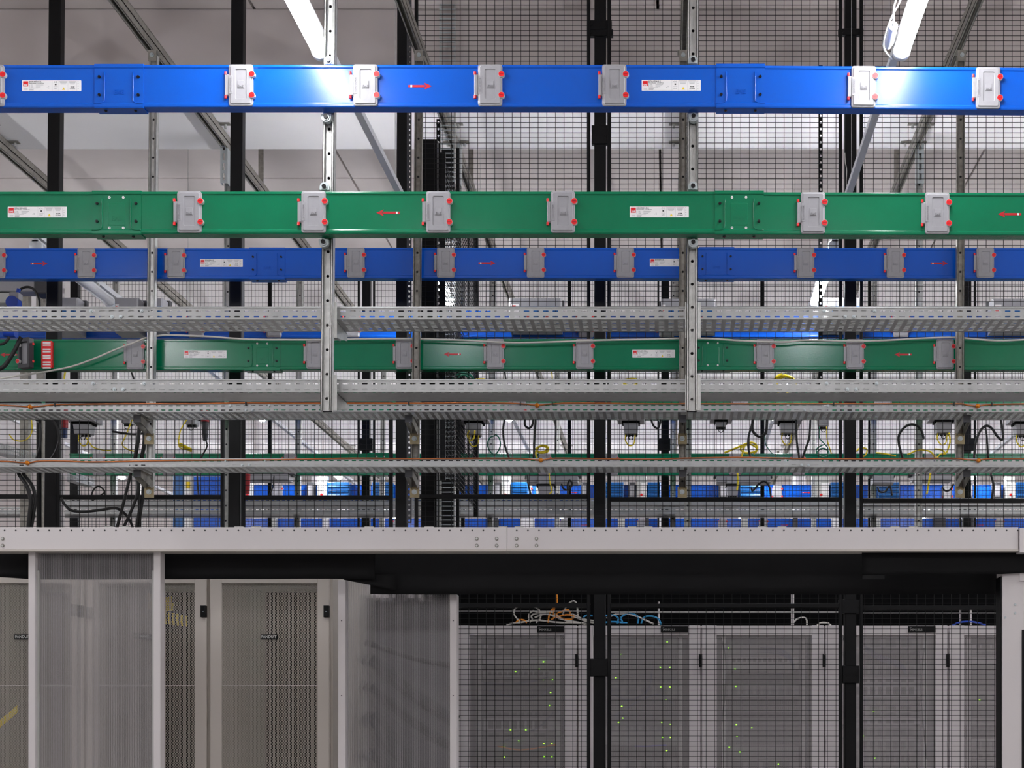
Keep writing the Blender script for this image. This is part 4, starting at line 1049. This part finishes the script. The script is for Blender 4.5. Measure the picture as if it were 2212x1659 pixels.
# ------------------------------------------------------------------ black power cables behind the trays
BK = [([(95, 905), (110, 905), (124, 925), (128, 950), (120, 975), (110, 992)], 8.45, .008, 'thick black cable bowing right at far left between lower trays'),
 ([(78, 905), (86, 915), (88, 940), (86, 965), (78, 992)], 8.45, .008, 'thick black cable hanging beside the bowed one at far left'),
 ([(40, 1022), (58, 1050), (66, 1080), (64, 1110), (60, 1150)], 8.4, .013, 'fat pair of black cables dropping past the beam at far left'),
 ([(50, 1022), (70, 1050), (76, 1080), (72, 1110), (66, 1150)], 8.42, .012, 'second fat black cable dropping beside it at far left'),
 ([(335, 928), (310, 936), (285, 938), (255, 934), (243, 932)], 9.0, .008, 'black cable sagging level from the first second-row strut'),
 ([(302, 915), (298, 950), (292, 992)], 8.42, .013, 'left black cable of the pair behind the first second-row strut'),
 ([(310, 915), (312, 950), (306, 992)], 8.43, .013, 'right black cable of the pair behind the first second-row strut'),
 ([(283, 1020), (277, 1045), (266, 1090), (250, 1150)], 8.4, .010, 'straight black cable slanting left below the lowest tray'),
 ([(296, 1020), (298, 1060), (285, 1100), (262, 1150)], 8.41, .010, 'black cable crossing over below the lowest tray at left'),
 ([(299, 1030), (300, 1070), (301, 1100), (293, 1150)], 8.42, .010, 'steep black cable right of the crossing one at left'),
 ([(310, 1030), (308, 1075), (303, 1110), (302, 1150)], 8.43, .011, 'rightmost steep black cable below the lowest tray at left'),
 ([(132, 1075), (140, 1090), (155, 1103), (185, 1105), (215, 1102), (250, 1098), (270, 1110), (284, 1132), (290, 1155)], 8.45, .009, 'long black cable looping low between the left mesh posts'),
 ([(225, 1065), (200, 1080), (200, 1062), (212, 1050), (225, 1060), (228, 1078)], 8.9, .006, 'small black cable loop by the thin strut at left'),
 ([(592, 1028), (590, 1050), (582, 1070)], 9.4, .005, 'short black cable hanging right of the small loop'),
 ([(426, 1020), (427, 1045), (430, 1073)], 9.4, .006, 'black cable hanging before the blue boxes, left part'),
 ([(445, 950), (447, 965), (438, 982), (434, 992)], 9.2, .006, 'dark cable leaving the red plug'),
 ([(1090, 905), (1087, 930), (1090, 960), (1100, 990)], 8.9, .0075, 'black cable bowed left right of the zinc ladder'),
 ([(1134, 905), (1134, 918), (1142, 925), (1150, 918), (1152, 905)], 8.95, .008, 'black cable U-loop under the third tray, near middle'),
 ([(1157, 905), (1155, 940), (1153, 990)], 8.9, .008, 'straight black cable right of the U-loop'),
 ([(1406, 905), (1412, 920), (1422, 924), (1428, 905)], 8.95, .007, 'black U-loop left of the third second-row strut'),
 ([(1626, 905), (1626, 930), (1640, 943), (1654, 935), (1657, 905)], 8.9, .010, 'big black U-loop under the tray, right half'),
 ([(1625, 915), (1617, 945), (1617, 970), (1622, 990)], 8.92, .008, 'black cable dropping left of the big U-loop'),
 ([(1720, 905), (1721, 950), (1727, 992)], 8.9, .008, 'black cable dropping right of the seventh socket box'),
 ([(1751, 905), (1748, 945), (1740, 970), (1733, 992)], 8.92, .008, 'black cable curving back toward its neighbour at right'),
 ([(1950, 990), (1942, 960), (1942, 940), (1955, 922), (1972, 917), (1988, 925), (1996, 948)], 8.9, .009, 'tall black cable arch left of the right second-row strut'),
 ([(2104, 992), (2108, 955), (2118, 930), (2130, 920), (2142, 925), (2155, 943), (2165, 950), (2166, 935), (2162, 905)], 8.9, .009, 'wavy black cable loop right of the right second-row strut'),
 ([(2128, 920), (2132, 945), (2135, 990)], 8.92, .007, 'black cable dropping straight from the wavy loop'),
 ([(1623, 1053), (1626, 1060), (1640, 1045), (1652, 1040), (1662, 1052), (1666, 1078)], 9.2, .008, 'black S-shaped cable before the blue boxes, right half'),
 ([(1213, 1045), (1218, 1056), (1228, 1058), (1236, 1045), (1230, 1038), (1226, 1050), (1227, 1078)], 9.2, .007, 'black cable knot before the blue boxes in the middle'),
 ([(1140, 1025), (1142, 1050), (1148, 1072)], 9.2, .007, 'black cable left of the cable knot'),
 ([(1896, 1052), (1900, 1062), (1912, 1062), (1922, 1050), (1927, 1070)], 9.2, .007, 'black hook-shaped cable at right above the crossbar'),
 ([(2035, 1052), (2042, 1060), (2052, 1058), (2060, 1045)], 9.2, .007, 'black cable sling beside the right strut foot'),
 ([(2140, 1022), (2146, 1050), (2142, 1078)], 9.2, .009, 'black cable dropping at far right above the crossbar'),
 ([(-10, 800), (10, 790), (30, 760), (42, 735), (46, 728)], 8.05, .014, 'thick black cable crossing the second green busbar at far left'),
 ([(-8, 745), (8, 742), (18, 732), (20, 722)], 8.0, .009, 'black lead from the blue plug into the left edge'),
 ([(40, 650), (42, 628), (58, 620), (74, 626), (84, 645), (86, 668)], 9.0, .009, 'black cable arch over the blue socket at far left'),
 ([(284, 805), (288, 815), (291, 826)], 9.3, .007, 'short black stub under the green busbar at left'),
 ([(1090, 800), (1092, 815), (1094, 828)], 9.3, .006, 'dark stub under the second green busbar near middle')]
for pts, Y, rad, lab in BK:
    if Y < 8.5 and 900 < pts[0][1] < 935: pts = [(pts[0][0], 889, 8.06), (pts[0][0], 883, 8.19)]+pts
    if Y < 8.5 and 1015 < pts[0][1] < 1035: pts = [(pts[0][0], 1006, 8.06), (pts[0][0], 1001, 8.19)]+pts
    cable(pts, Y, rad*.85, CBLK, lab, 'power_cable')
YC_ = [([(1013, 930), (1010, 942), (1018, 951), (1024, 945), (1026, 930)], 9.45, .0055, CYEL, 'bright yellow loop under the fourth hanging socket box'),
 ([(1160, 990), (1158, 975), (1170, 962), (1183, 966), (1182, 976), (1165, 978), (1157, 968)], 9.4, .006, CYEL, 'yellow coil lying behind the mesh near the middle'),
 ([(1565, 978), (1590, 968), (1620, 956), (1634, 962), (1632, 975), (1610, 978), (1600, 968), (1620, 960), (1636, 970), (1628, 980)], 9.4, .0065, CYEL, 'large yellow coil lying on the green busbar right of centre'),
 ([(1609, 960), (1605, 975), (1600, 992)], 9.35, .006, CYEL, 'yellow lead dropping from the large coil'),
 ([(1593, 1022), (1594, 1040), (1592, 1060)], 9.4, .006, CYEL, 'yellow lead hanging under the lowest tray right of centre'),
 ([(1186, 1022), (1188, 1042), (1192, 1060), (1186, 1068)], 9.4, .004, CYEL, 'yellow lead hanging under the lowest tray in the middle'),
 ([(2010, 1022), (2006, 1045), (2002, 1068)], 9.4, .006, CYEL, 'yellow lead hanging under the lowest tray at right'),
 ([(1850, 975), (1858, 968), (1872, 970), (1870, 982), (1858, 990)], 9.4, .005, CYEL, 'yellow coil beside the right cage post'),
 ([(1960, 982), (1985, 972), (2008, 975), (2018, 985), (2022, 992), (2030, 982), (2044, 980)], 9.4, .005, CYEL, 'yellow lead draped along the green busbar at right'),
 ([(2020, 970), (2035, 972), (2044, 978), (2052, 955), (2050, 935)], 9.4, .005, CYEL, 'yellow lead rising to the ninth socket box'),
 ([(1892, 978), (1910, 980), (1935, 985)], 9.4, .005, CYEL, 'flat yellow lead right of the right cage post'),
 ([(404, 905), (390, 930), (386, 955), (390, 968), (412, 972)], 9.4, .004, CYEL, 'thin yellow lead curving down at left of second post'),
 ([(388, 960), (400, 966), (414, 973)], 9.4, .012, CYEL, 'yellow bundle resting on the far green busbar at left'),
 ([(68, 905), (68, 935), (52, 952), (30, 950), (20, 938)], 9.4, .004, CYEL, 'yellow lead bowed below the tray at far left'),
 ([(186, 945), (200, 965), (222, 972), (240, 973)], 9.4, .004, CYEL, 'yellow lead running right from first socket box'),
 ([(286, 905), (272, 940), (264, 960), (275, 970), (290, 975)], 9.4, .004, CYEL, 'yellow lead swinging down behind the first second-row strut'),
 ([(1192, 804), (1193, 816), (1192, 828)], 9.4, .0035, CYEL, 'short yellow lead above the second tray near middle'),
 ([(141, 803), (139, 815), (140, 828)], 9.4, .006, CYEL, 'short yellow lead above the second tray at far left'),
 ([(975, 828), (982, 812), (1000, 806), (1018, 812), (1026, 828)], 9.3, .007, CGRN, 'green cable arch showing over the second tray'),
 ([(980, 830), (990, 815), (1003, 810), (1014, 818), (1018, 830)], 9.33, .006, CGRN, 'inner green cable arch behind the outer one'),
 ([(1070, 940), (1058, 946), (1053, 960), (1058, 974), (1068, 984)], 9.3, .004, CGRN, 'thin green cable bow left of the pale strut'),
 ([(1070, 938), (1078, 946), (1081, 960), (1077, 973), (1068, 984)], 9.3, .004, CGRN, 'thin green cable bow right of the pale strut'),
 ([(1780, 960), (1766, 968), (1764, 978), (1775, 990)], 9.3, .004, CGRN, 'green cable ring half at the eighth socket box'),
 ([(1770, 922), (1770, 945), (1780, 958), (1788, 968), (1787, 982)], 9.3, .0035, CGRN, 'green lead falling from the eighth socket box'),
 ([(1786, 922), (1787, 950), (1796, 980)], 9.3, .004, CYEL, 'yellow lead falling from the eighth socket box'),
 ([(1652, 940), (1654, 960), (1668, 980)], 9.4, .003, CGRN, 'thin green lead right of the big U-loop'),
 ([(1505, 804), (1502, 828)], 9.4, .004, CYEL, 'yellow lead stub beside the right front strut'),
 ([(1863, 804), (1863, 828)], 9.4, .004, CYEL, 'yellow lead stub beside the right cage post'),
 ([(1690, 808), (1676, 816), (1674, 830)], 9.4, .009, CYEL, 'left flank of the yellow ring above the second tray at right'),
 ]
for pts, Y, rad, m, lab in YC_: cable(pts, Y, rad, m, lab, 'data_cable')
def coil(px, py, Y, rx, rz, turns, rad, m, label, squash=1.0):
    c = W(px, py, Y); mb = MB(); pts = []
    for k in range(turns*16+1):
        a = k/16*2*math.pi; j = 1+.06*math.sin(k*1.7)
        pts.append(Vector((rx*j*math.cos(a), .02*math.sin(k*.37), rz*j*math.sin(a))))
    mb.tube(pts, rad, m, 6); o = mb.build('cable_coil', loc=c); return tag(o, label, 'cable coil')
coil(1697, 832, 9.4, .06, .062, 4, .008, CYEL, 'thick yellow cable coil peeking over the second tray at right')
coil(1363, 826, 9.4, .045, .026, 3, .007, CYEL, 'yellow cable coil peeking over the second tray left of strut')
coil(1035, 822, 9.35, .035, .012, 3, .006, CYEL, 'flat yellow coil beside the green cable arch')
coil(1778, 978, 9.3, .035, .03, 2, .004, CGRN, 'green cable ring resting behind the lowest tray')
coil(1170, 970, 9.42, .035, .022, 3, .005, CYEL, 'small yellow ring on the far green busbar near middle')
# plugs
r = root('industrial_plug', W(443, 905, 9.2), 'red and grey industrial plug hanging left of the second cage post', 'plug')
mb = MB(); mb.cyl((0,0,.05),(0,0,-.02),.027,DRED,14); mb.box(-.035,.035,-.02,.02,.0,.03,DRED); mb.build('collar', r)
mb = MB(); mb.cyl((0,0,-.02),(0,0,-.09),.024,DGREY,14,r1=.019); mb.cyl((0,0,-.09),(0,0,-.135),.021,DGREY,14,r1=.012); mb.build('grip', r)
r = root('industrial_plug', W(139, 900, 9.1), 'dark red plug beside the leftmost cage post', 'plug')
mb = MB(); mb.cyl((0,0,.06),(0,0,-.07),.022,DRED,14); mb.cyl((0,0,-.07),(0,0,-.13),.018,CDBL,12); mb.build('grip', r)
r = root('industrial_plug', W(534, 1035, 9.2), 'dark red plug right of the second cage post foot', 'plug')
mb = MB(); mb.cyl((0,0,.03),(0,0,-.09),.02,DRED,14,r1=.014); mb.build('grip', r)
# blue socket group at far left
r = root('blue_socket', W(30, 655, 8.9), 'round blue socket cap on a grey box at far left', 'socket')
mb = MB(); mb.cyl((0,.03,0),(0,-.03,0),.037,mat('royal_blue_plastic',(0,60,170),.4),20); mb.build('cap', r)
mb = MB(); mb.box(-.02,.035,-.02,.04,.02,.06,GREYP); mb.build('body', r)
mb = MB(); mb.cyl((.02,0,.05),(.03,0,.085),.012,mat('royal_blue_plastic',(0,60,170),.4),10); mb.build('gland', r)
r = root('blue_socket', W(22, 722, 8.0), 'blue plug body under the slotted tray at far left', 'plug')
mb = MB(); mb.cyl((-.03,0,.012),(.032,0,.008),.026,mat('royal_blue_plastic',(0,60,170),.4),16); mb.build('body', r)
r = root('wall_trunking', W(-20, 625, 9.3), 'long grey horizontal power housing at far left under the blue busbar', 'housing')
mb = MB(); mb.cbox(0,.30,-.06,.05,-.03,.06,GREYP,.006); mb.build('housing', r)
mb = MB(); mb.cbox(.30,.38,-.07,.05,-.045,.06,DGREY,.006); mb.build('end_block', r)
mb = MB(); mb.cbox(-.05,.14,-.055,.04,-.10,-.035,LGREY,.004); mb.build('lower_box', r)
for x, w_, l in ((52, 18, 'pale upright board behind the black cable arch'), (86, 16, 'second pale upright board left of the leftmost post')):
    a = W(x, 700, 10.2); mb = MB(); h = w_/2/(F/10.2); mb.box(-h, h, 0, .05, -2.2, .26, GALVD); o = mb.build('upright_board', loc=a); tag(o, l, 'board')
mb = MB(); a = W(133, 1100, 10.0); mb.cyl((0,0,-.9), (0,0,1.58), .019, WPAINT, 14); o = mb.build('white_pipe', loc=a); tag(o, 'white vertical pipe right of the leftmost cage post', 'pipe')
# opened cover and red outlet on the second green duct
r = root('open_cover', W(60.5, 765, 8.27), 'opened black-framed outlet cover on the second green busbar', 'outlet cover', None, (0, 0, -.35))
mb = MB(); mb.loft([rrect(-.04,.04,-.083,.083,.006,.0), rrect(-.04,.04,-.083,.083,.006,-.035), rrect(-.028,.028,-.062,.062,.004,-.035), rrect(-.028,.028,-.062,.062,.004,-.012)], DGREY, True, False); mb.build('frame', r)
mb = MB(); mb.loft([rrect(-.028,.028,-.062,.062,.004,-.011), rrect(-.027,.027,-.061,.061,.004,-.014)], GREYP, False, True); mb.build('inner_plate', r)
for s in (-1, 1):
    inst(CK, 'knob', r, (-.036, -.025, s*.045)); inst(CP, 'hinge_pin', r, (.052, -.01, s*.048))
r = root('red_outlet', W(103.5, 767, 8.30), 'red plug-in outlet with eight white contact slots on the green busbar', 'outlet')
mb = MB(); mb.loft([rrect(-.031,.031,-.075,.075,.006,.0), rrect(-.031,.031,-.075,.075,.006,-.014), rrect(-.029,.029,-.073,.073,.005,-.016)], RED, False, True); mb.build('body', r)
for k in range(9):
    z = (.0635, .0505, .0275, .0145, -.0085, -.0215, -.0445, -.0575, -.0755)[k]
    mb = MB(); mb.cbox(-.022,.022,-.0185,-.012,z-.0042,z+.0042,WHITE,.0015); mb.build('contact_slot', r)
# grey control cable along the second green duct
cable([(-10, 820, 7.6), (35, 812, 7.7), (80, 806), (150, 793), (200, 776), (250, 755), (290, 740), (312, 731), (330, 728, 8.262), (360, 724), (450, 727), (540, 733), (690, 734), (800, 732), (900, 732), (1000, 735), (1100, 740), (1180, 739), (1300, 735), (1400, 733),
       (1475, 731), (1540, 732), (1600, 736), (1690, 739), (1740, 735), (1830, 737), (1900, 736), (1990, 731), (2060, 729), (2110, 733), (2160, 736), (2230, 733)], 8.262, .0052, CWHT, 'thin pale cable strung along the top of the second green busbar', 'control_cable', seg=5)
# copper earth wires with clamps along the lower trays
def earth(pts, Y, label, balls, k):
    cable(pts, Y, .0036, COPPER, label, 'earth_wire', seg=5, n=6)
    for i, (bx, by) in enumerate(balls):
        c = W(bx, by, Y-.008)
        r = root('earth_clamp', c, 'round copper clamp on the %s copper wire, %s one' % (k, ('left', 'middle', 'right')[i]), 'clamp')
        mb = MB(); n = 14
        for a_, rr in ((0, .0115),): mb.cyl((0,.008,0),(0,-.006,0),rr,BRASS,16); mb.cyl((0,-.006,0),(0,-.010,0),rr,BRASS,16,r1=.006)
        mb.build('clamp_body', r)
        mb = MB(); mb.cyl((0,-.010,0),(0,-.014,0),.0045,BRASS,6,smooth=False); mb.build('bolt', r)
    for p in pts[1:-1:3]:
        pass
earth([(-20, 874), (40, 877), (65, 879), (90, 877), (118, 874), (180, 873), (300, 872), (420, 872), (530, 870), (600, 871), (740, 871), (900, 871), (1010, 870), (1100, 871), (1135, 873), (1160, 875.5), (1185, 873), (1240, 870.5), (1400, 872), (1560, 872), (1700, 872), (1900, 872), (2062, 872), (2090, 875), (2112, 877), (2140, 874), (2230, 872)],
      YL-.006, 'copper earth wire along the third tray line', ((65, 879), (1160, 875.5), (2112, 877)), 'upper')
earth([(-20, 996), (20, 997), (59, 1000), (85, 996), (140, 996), (200, 998), (300, 996), (450, 994), (600, 993), (760, 990), (900, 991), (1060, 990), (1130, 991), (1168, 994), (1200, 990), (1300, 991), (1400, 992), (1475, 990), (1600, 988), (1740, 991), (1900, 991), (2050, 990), (2090, 993), (2114, 994), (2140, 991), (2230, 991)],
      YL-.006, 'copper earth wire along the lowest tray line', ((59, 1000), (1168, 994), (2114, 994.5)), 'lower')
for i, (x, y) in enumerate(((118, 873), (531, 871), (883, 870), (1124, 871), (1193, 870), (1495, 870), (1801, 871), (2061, 871), (2143, 872))):
    c = W(x, y, YL-.012); mb = MB(); mb.box(-.003,.003,-.004,.008,-.012,.008,CBLK); o = mb.build('cable_tie', loc=c)
    tag(o, 'black tie fixing the upper copper wire to its tray, %s from left' % ('first', 'second', 'third', 'fourth', 'fifth', 'sixth', 'seventh', 'eighth', 'ninth')[i], 'cable tie')
# white pull cord beside the right post
cable([(1825, 330), (1826, 350), (1829, 368), (1828, 395), (1832, 412)], 8.5, .0022, CWHT, 'thin white cord hanging beside the right cage post', 'cord', n=5)

# cable heap on top of the grey cabinets
heap = [([(1094, 1349), (1120, 1345), (1160, 1340), (1200, 1344), (1260, 1347)], CWHT, 'lowest pale lead lying across the first grey cabinet top'),
 ([(1125, 1345), (1112, 1330), (1112, 1316), (1130, 1306), (1150, 1309), (1166, 1320), (1167, 1335), (1158, 1345)], CWHT, 'big pale cable loop standing on the first grey cabinet'),
 ([(1145, 1345), (1142, 1330), (1150, 1320), (1168, 1323), (1190, 1322), (1210, 1334)], CWHT, 'second pale loop beside the big one'),
 ([(1150, 1338), (1148, 1330), (1160, 1325), (1185, 1327), (1215, 1338), (1275, 1349)], CWHT, 'pale lead sweeping right over the cabinet top'),
 ([(1155, 1334), (1175, 1327), (1200, 1331), (1230, 1343), (1265, 1348)], CWHT, 'another pale lead lying right within the heap'),
 ([(1215, 1328), (1225, 1308), (1238, 1298), (1246, 1306), (1248, 1330)], CWHT, 'tall narrow pale loop rising from the heap'),
 ([(1230, 1325), (1245, 1330), (1262, 1338), (1300, 1343)], CWHT, 'pale leads sloping to the middle cage post'),
 ([(1235, 1332), (1250, 1336), (1270, 1343), (1302, 1348)], CWHT, 'lower pale lead sloping to the middle cage post'),
 ([(1114, 1345), (1122, 1339), (1132, 1340), (1138, 1345)], CORG, 'small orange lead arch at the left of the heap'),
 ([(1196, 1330), (1196, 1318), (1203, 1305), (1203, 1284)], CORG, 'orange lead rising out of the heap'),
 ([(1184, 1345), (1186, 1330), (1190, 1320), (1204, 1305)], CORG, 'second orange lead joining the rising one'),
 ([(1190, 1338), (1205, 1332), (1225, 1328), (1240, 1331), (1232, 1338), (1210, 1335), (1200, 1328), (1215, 1320), (1228, 1318), (1233, 1328)], CORG, 'tangle of orange lead on the pale heap'),
 ([(1260, 1333), (1268, 1329), (1280, 1330)], CBLU, 'light blue lead tip left of the middle post'),
 ([(1305, 1330), (1325, 1329), (1335, 1335), (1334, 1347)], CBLU, 'light blue lead right of the middle post'),
 ([(1345, 1345), (1342, 1333), (1360, 1325), (1378, 1332), (1378, 1347)], CBLU, 'light blue loop on the second grey cabinet'),
 ([(1385, 1347), (1392, 1333), (1408, 1331), (1422, 1337), (1428, 1349)], CBLU, 'second light blue loop on the second grey cabinet'),
 ([(1303, 1345), (1325, 1343), (1355, 1346)], CBLU, 'flat bundle of light blue lead beside the middle post'),
 ([(1310, 1335), (1335, 1326), (1365, 1328), (1395, 1340), (1412, 1348)], CWHT, 'long pale lead arching over the second grey cabinet'),
 ([(1714, 1345), (1722, 1337), (1735, 1334), (1742, 1338), (1743, 1350)], CWHT, 'small white loop by the white duct on the third cabinet'),
 ([(1765, 1350), (1775, 1345), (1788, 1346), (1795, 1351)], CWHT, 'low white arch at the right of the third cabinet'),
 ([(2058, 1350), (2075, 1344), (2100, 1343), (2130, 1350)], mat('royal_blue_plastic', (0, 60, 170), .4), 'blue lead lying on the fourth grey cabinet')]
for pts, m, lab in heap:
    k = 9.72+.012*(hash(lab[:6]) % 3) if False else 9.74
    cable(pts, k, .0055, m, lab, 'patch_cable', seg=6, n=6)
# perforated trays and greys deep at left
def perf_tray_depth(p0, p1, Y0, Y1, w_, label):
    a, b = W(p0[0], p0[1], Y0), W(p1[0], p1[1], Y1)
    r = root('cable_tray', a, label, 'cable tray'); d = b-a; n = 24; mb = MB()
    for k in range(n):
        y0, y1 = d.y*k/n, d.y*(k+.55)/n; q = d*(k/n); q1 = d*((k+.5)/n)
        for s in (0, w_): mb.add([q+Vector((s,0,0)), q1+Vector((s,0,0)), q1+Vector((s,0,.05)), q+Vector((s,0,.05))], [(0,1,2,3)], GALVT)
        mb.add([q, q1, q1+Vector((w_,0,0)), q+Vector((w_,0,0))], [(0,1,2,3)], GALVT)
    for s in (0, w_):
        for z in (0, .025, .05): mb.add([Vector((s,0,z)), d+Vector((s,0,z)), d+Vector((s,0,z+.006)), Vector((s,0,z+.006))], [(0,1,2,3)], GALVT)
    o = mb.build('perforated_channel', r); thick(o); return r
perf_tray_depth((-40, 975), (60, 1000), 9.4, 10.6, .1, 'perforated tray running back at far left between lower trays')
perf_tray_depth((145, 1040), (186, 1052), 9.9, 10.8, .06, 'short perforated tray end right of the leftmost post')
# hazy light equipment far behind: pale ducts and wall cabinets
random.seed(5)
for i, (x, w_, y0, y1, Y, m, l) in enumerate(((560, 22, 905, 1120, 20, WPAINT, 'pale round duct'), (680, 16, 905, 1120, 20.5, CABR, 'slim grey duct'), (1200, 40, 905, 1040, 25.2, CABR, 'wide pale duct'),
        (1235, 14, 900, 1040, 21, WPAINT, 'narrow white duct'), (1725, 30, 900, 1060, 20, CABR, 'pair of light pipes'), (1760, 16, 900, 1060, 21, WPAINT, 'white pipe'), (2110, 14, 900, 1060, 20, CABR, 'grey pipe'), (300, 14, 905, 990, 20, WPAINT, 'thin pale pipe'), (740, 24, 900, 1060, 21, CABR, 'grey round pipe'))):
    a = W(x, y1, Y); h = ZZ(y0-60, Y)-a.z; mb = MB(); mb.cyl((0,0,-a.z), (0,0,h), w_/2/(F/Y), m, 16); o = mb.build('far_pipe', loc=(a.x, a.y, a.z)); tag(o, '%s standing far behind the mesh, %s from the left' % (l, ('second', 'third', 'fifth', 'sixth', 'seventh', 'eighth', 'last', 'first', 'fourth')[i]), 'pipe')
# blue shelving units at the far left behind the mesh
r = root('blue_cabinet', W(415, 1075, 15.2), 'blue and white slatted cabinet far behind, left of the second post', 'cabinet')
mb = MB(); s = 15.2/F; mb.cbox(-42*s, -18*s, 0, .4, -2.4+.0, 52*s, DBLUE, .01); mb.cbox(-18*s, 2*s, 0, .4, -2.4, 52*s, WHITE, .01); mb.cbox(2*s, 66*s, 0, .4, -2.4, 46*s, BLUE, .01); mb.build('body', r)
mb = MB(); mb.box(-12*s, -4*s, -.02, 0, 20*s, 34*s, YEL); mb.build('sticker', r)

# black slotted hanger strips seen through the mesh
for px, pt, l in ((947, 246, 'black slotted strip hanging beside the cage corner, upper left of mesh'), (1773, 132, 'black slotted strip hanging left of the right cage post')):
    Y = 8.9; a = W(px, 880, Y); H = ZZ(pt, Y)-a.z; mb = MB(); n = int(H/.04)
    for k in range(n): slot_cell(mb, -.011, .011, k*.04, k*.04+.04, 0, k*.04+.02, .011, .022, 0, BLACK)
    o = mb.build('slotted_strip', loc=a); thick(o, .003); tag(o, l, 'strip')
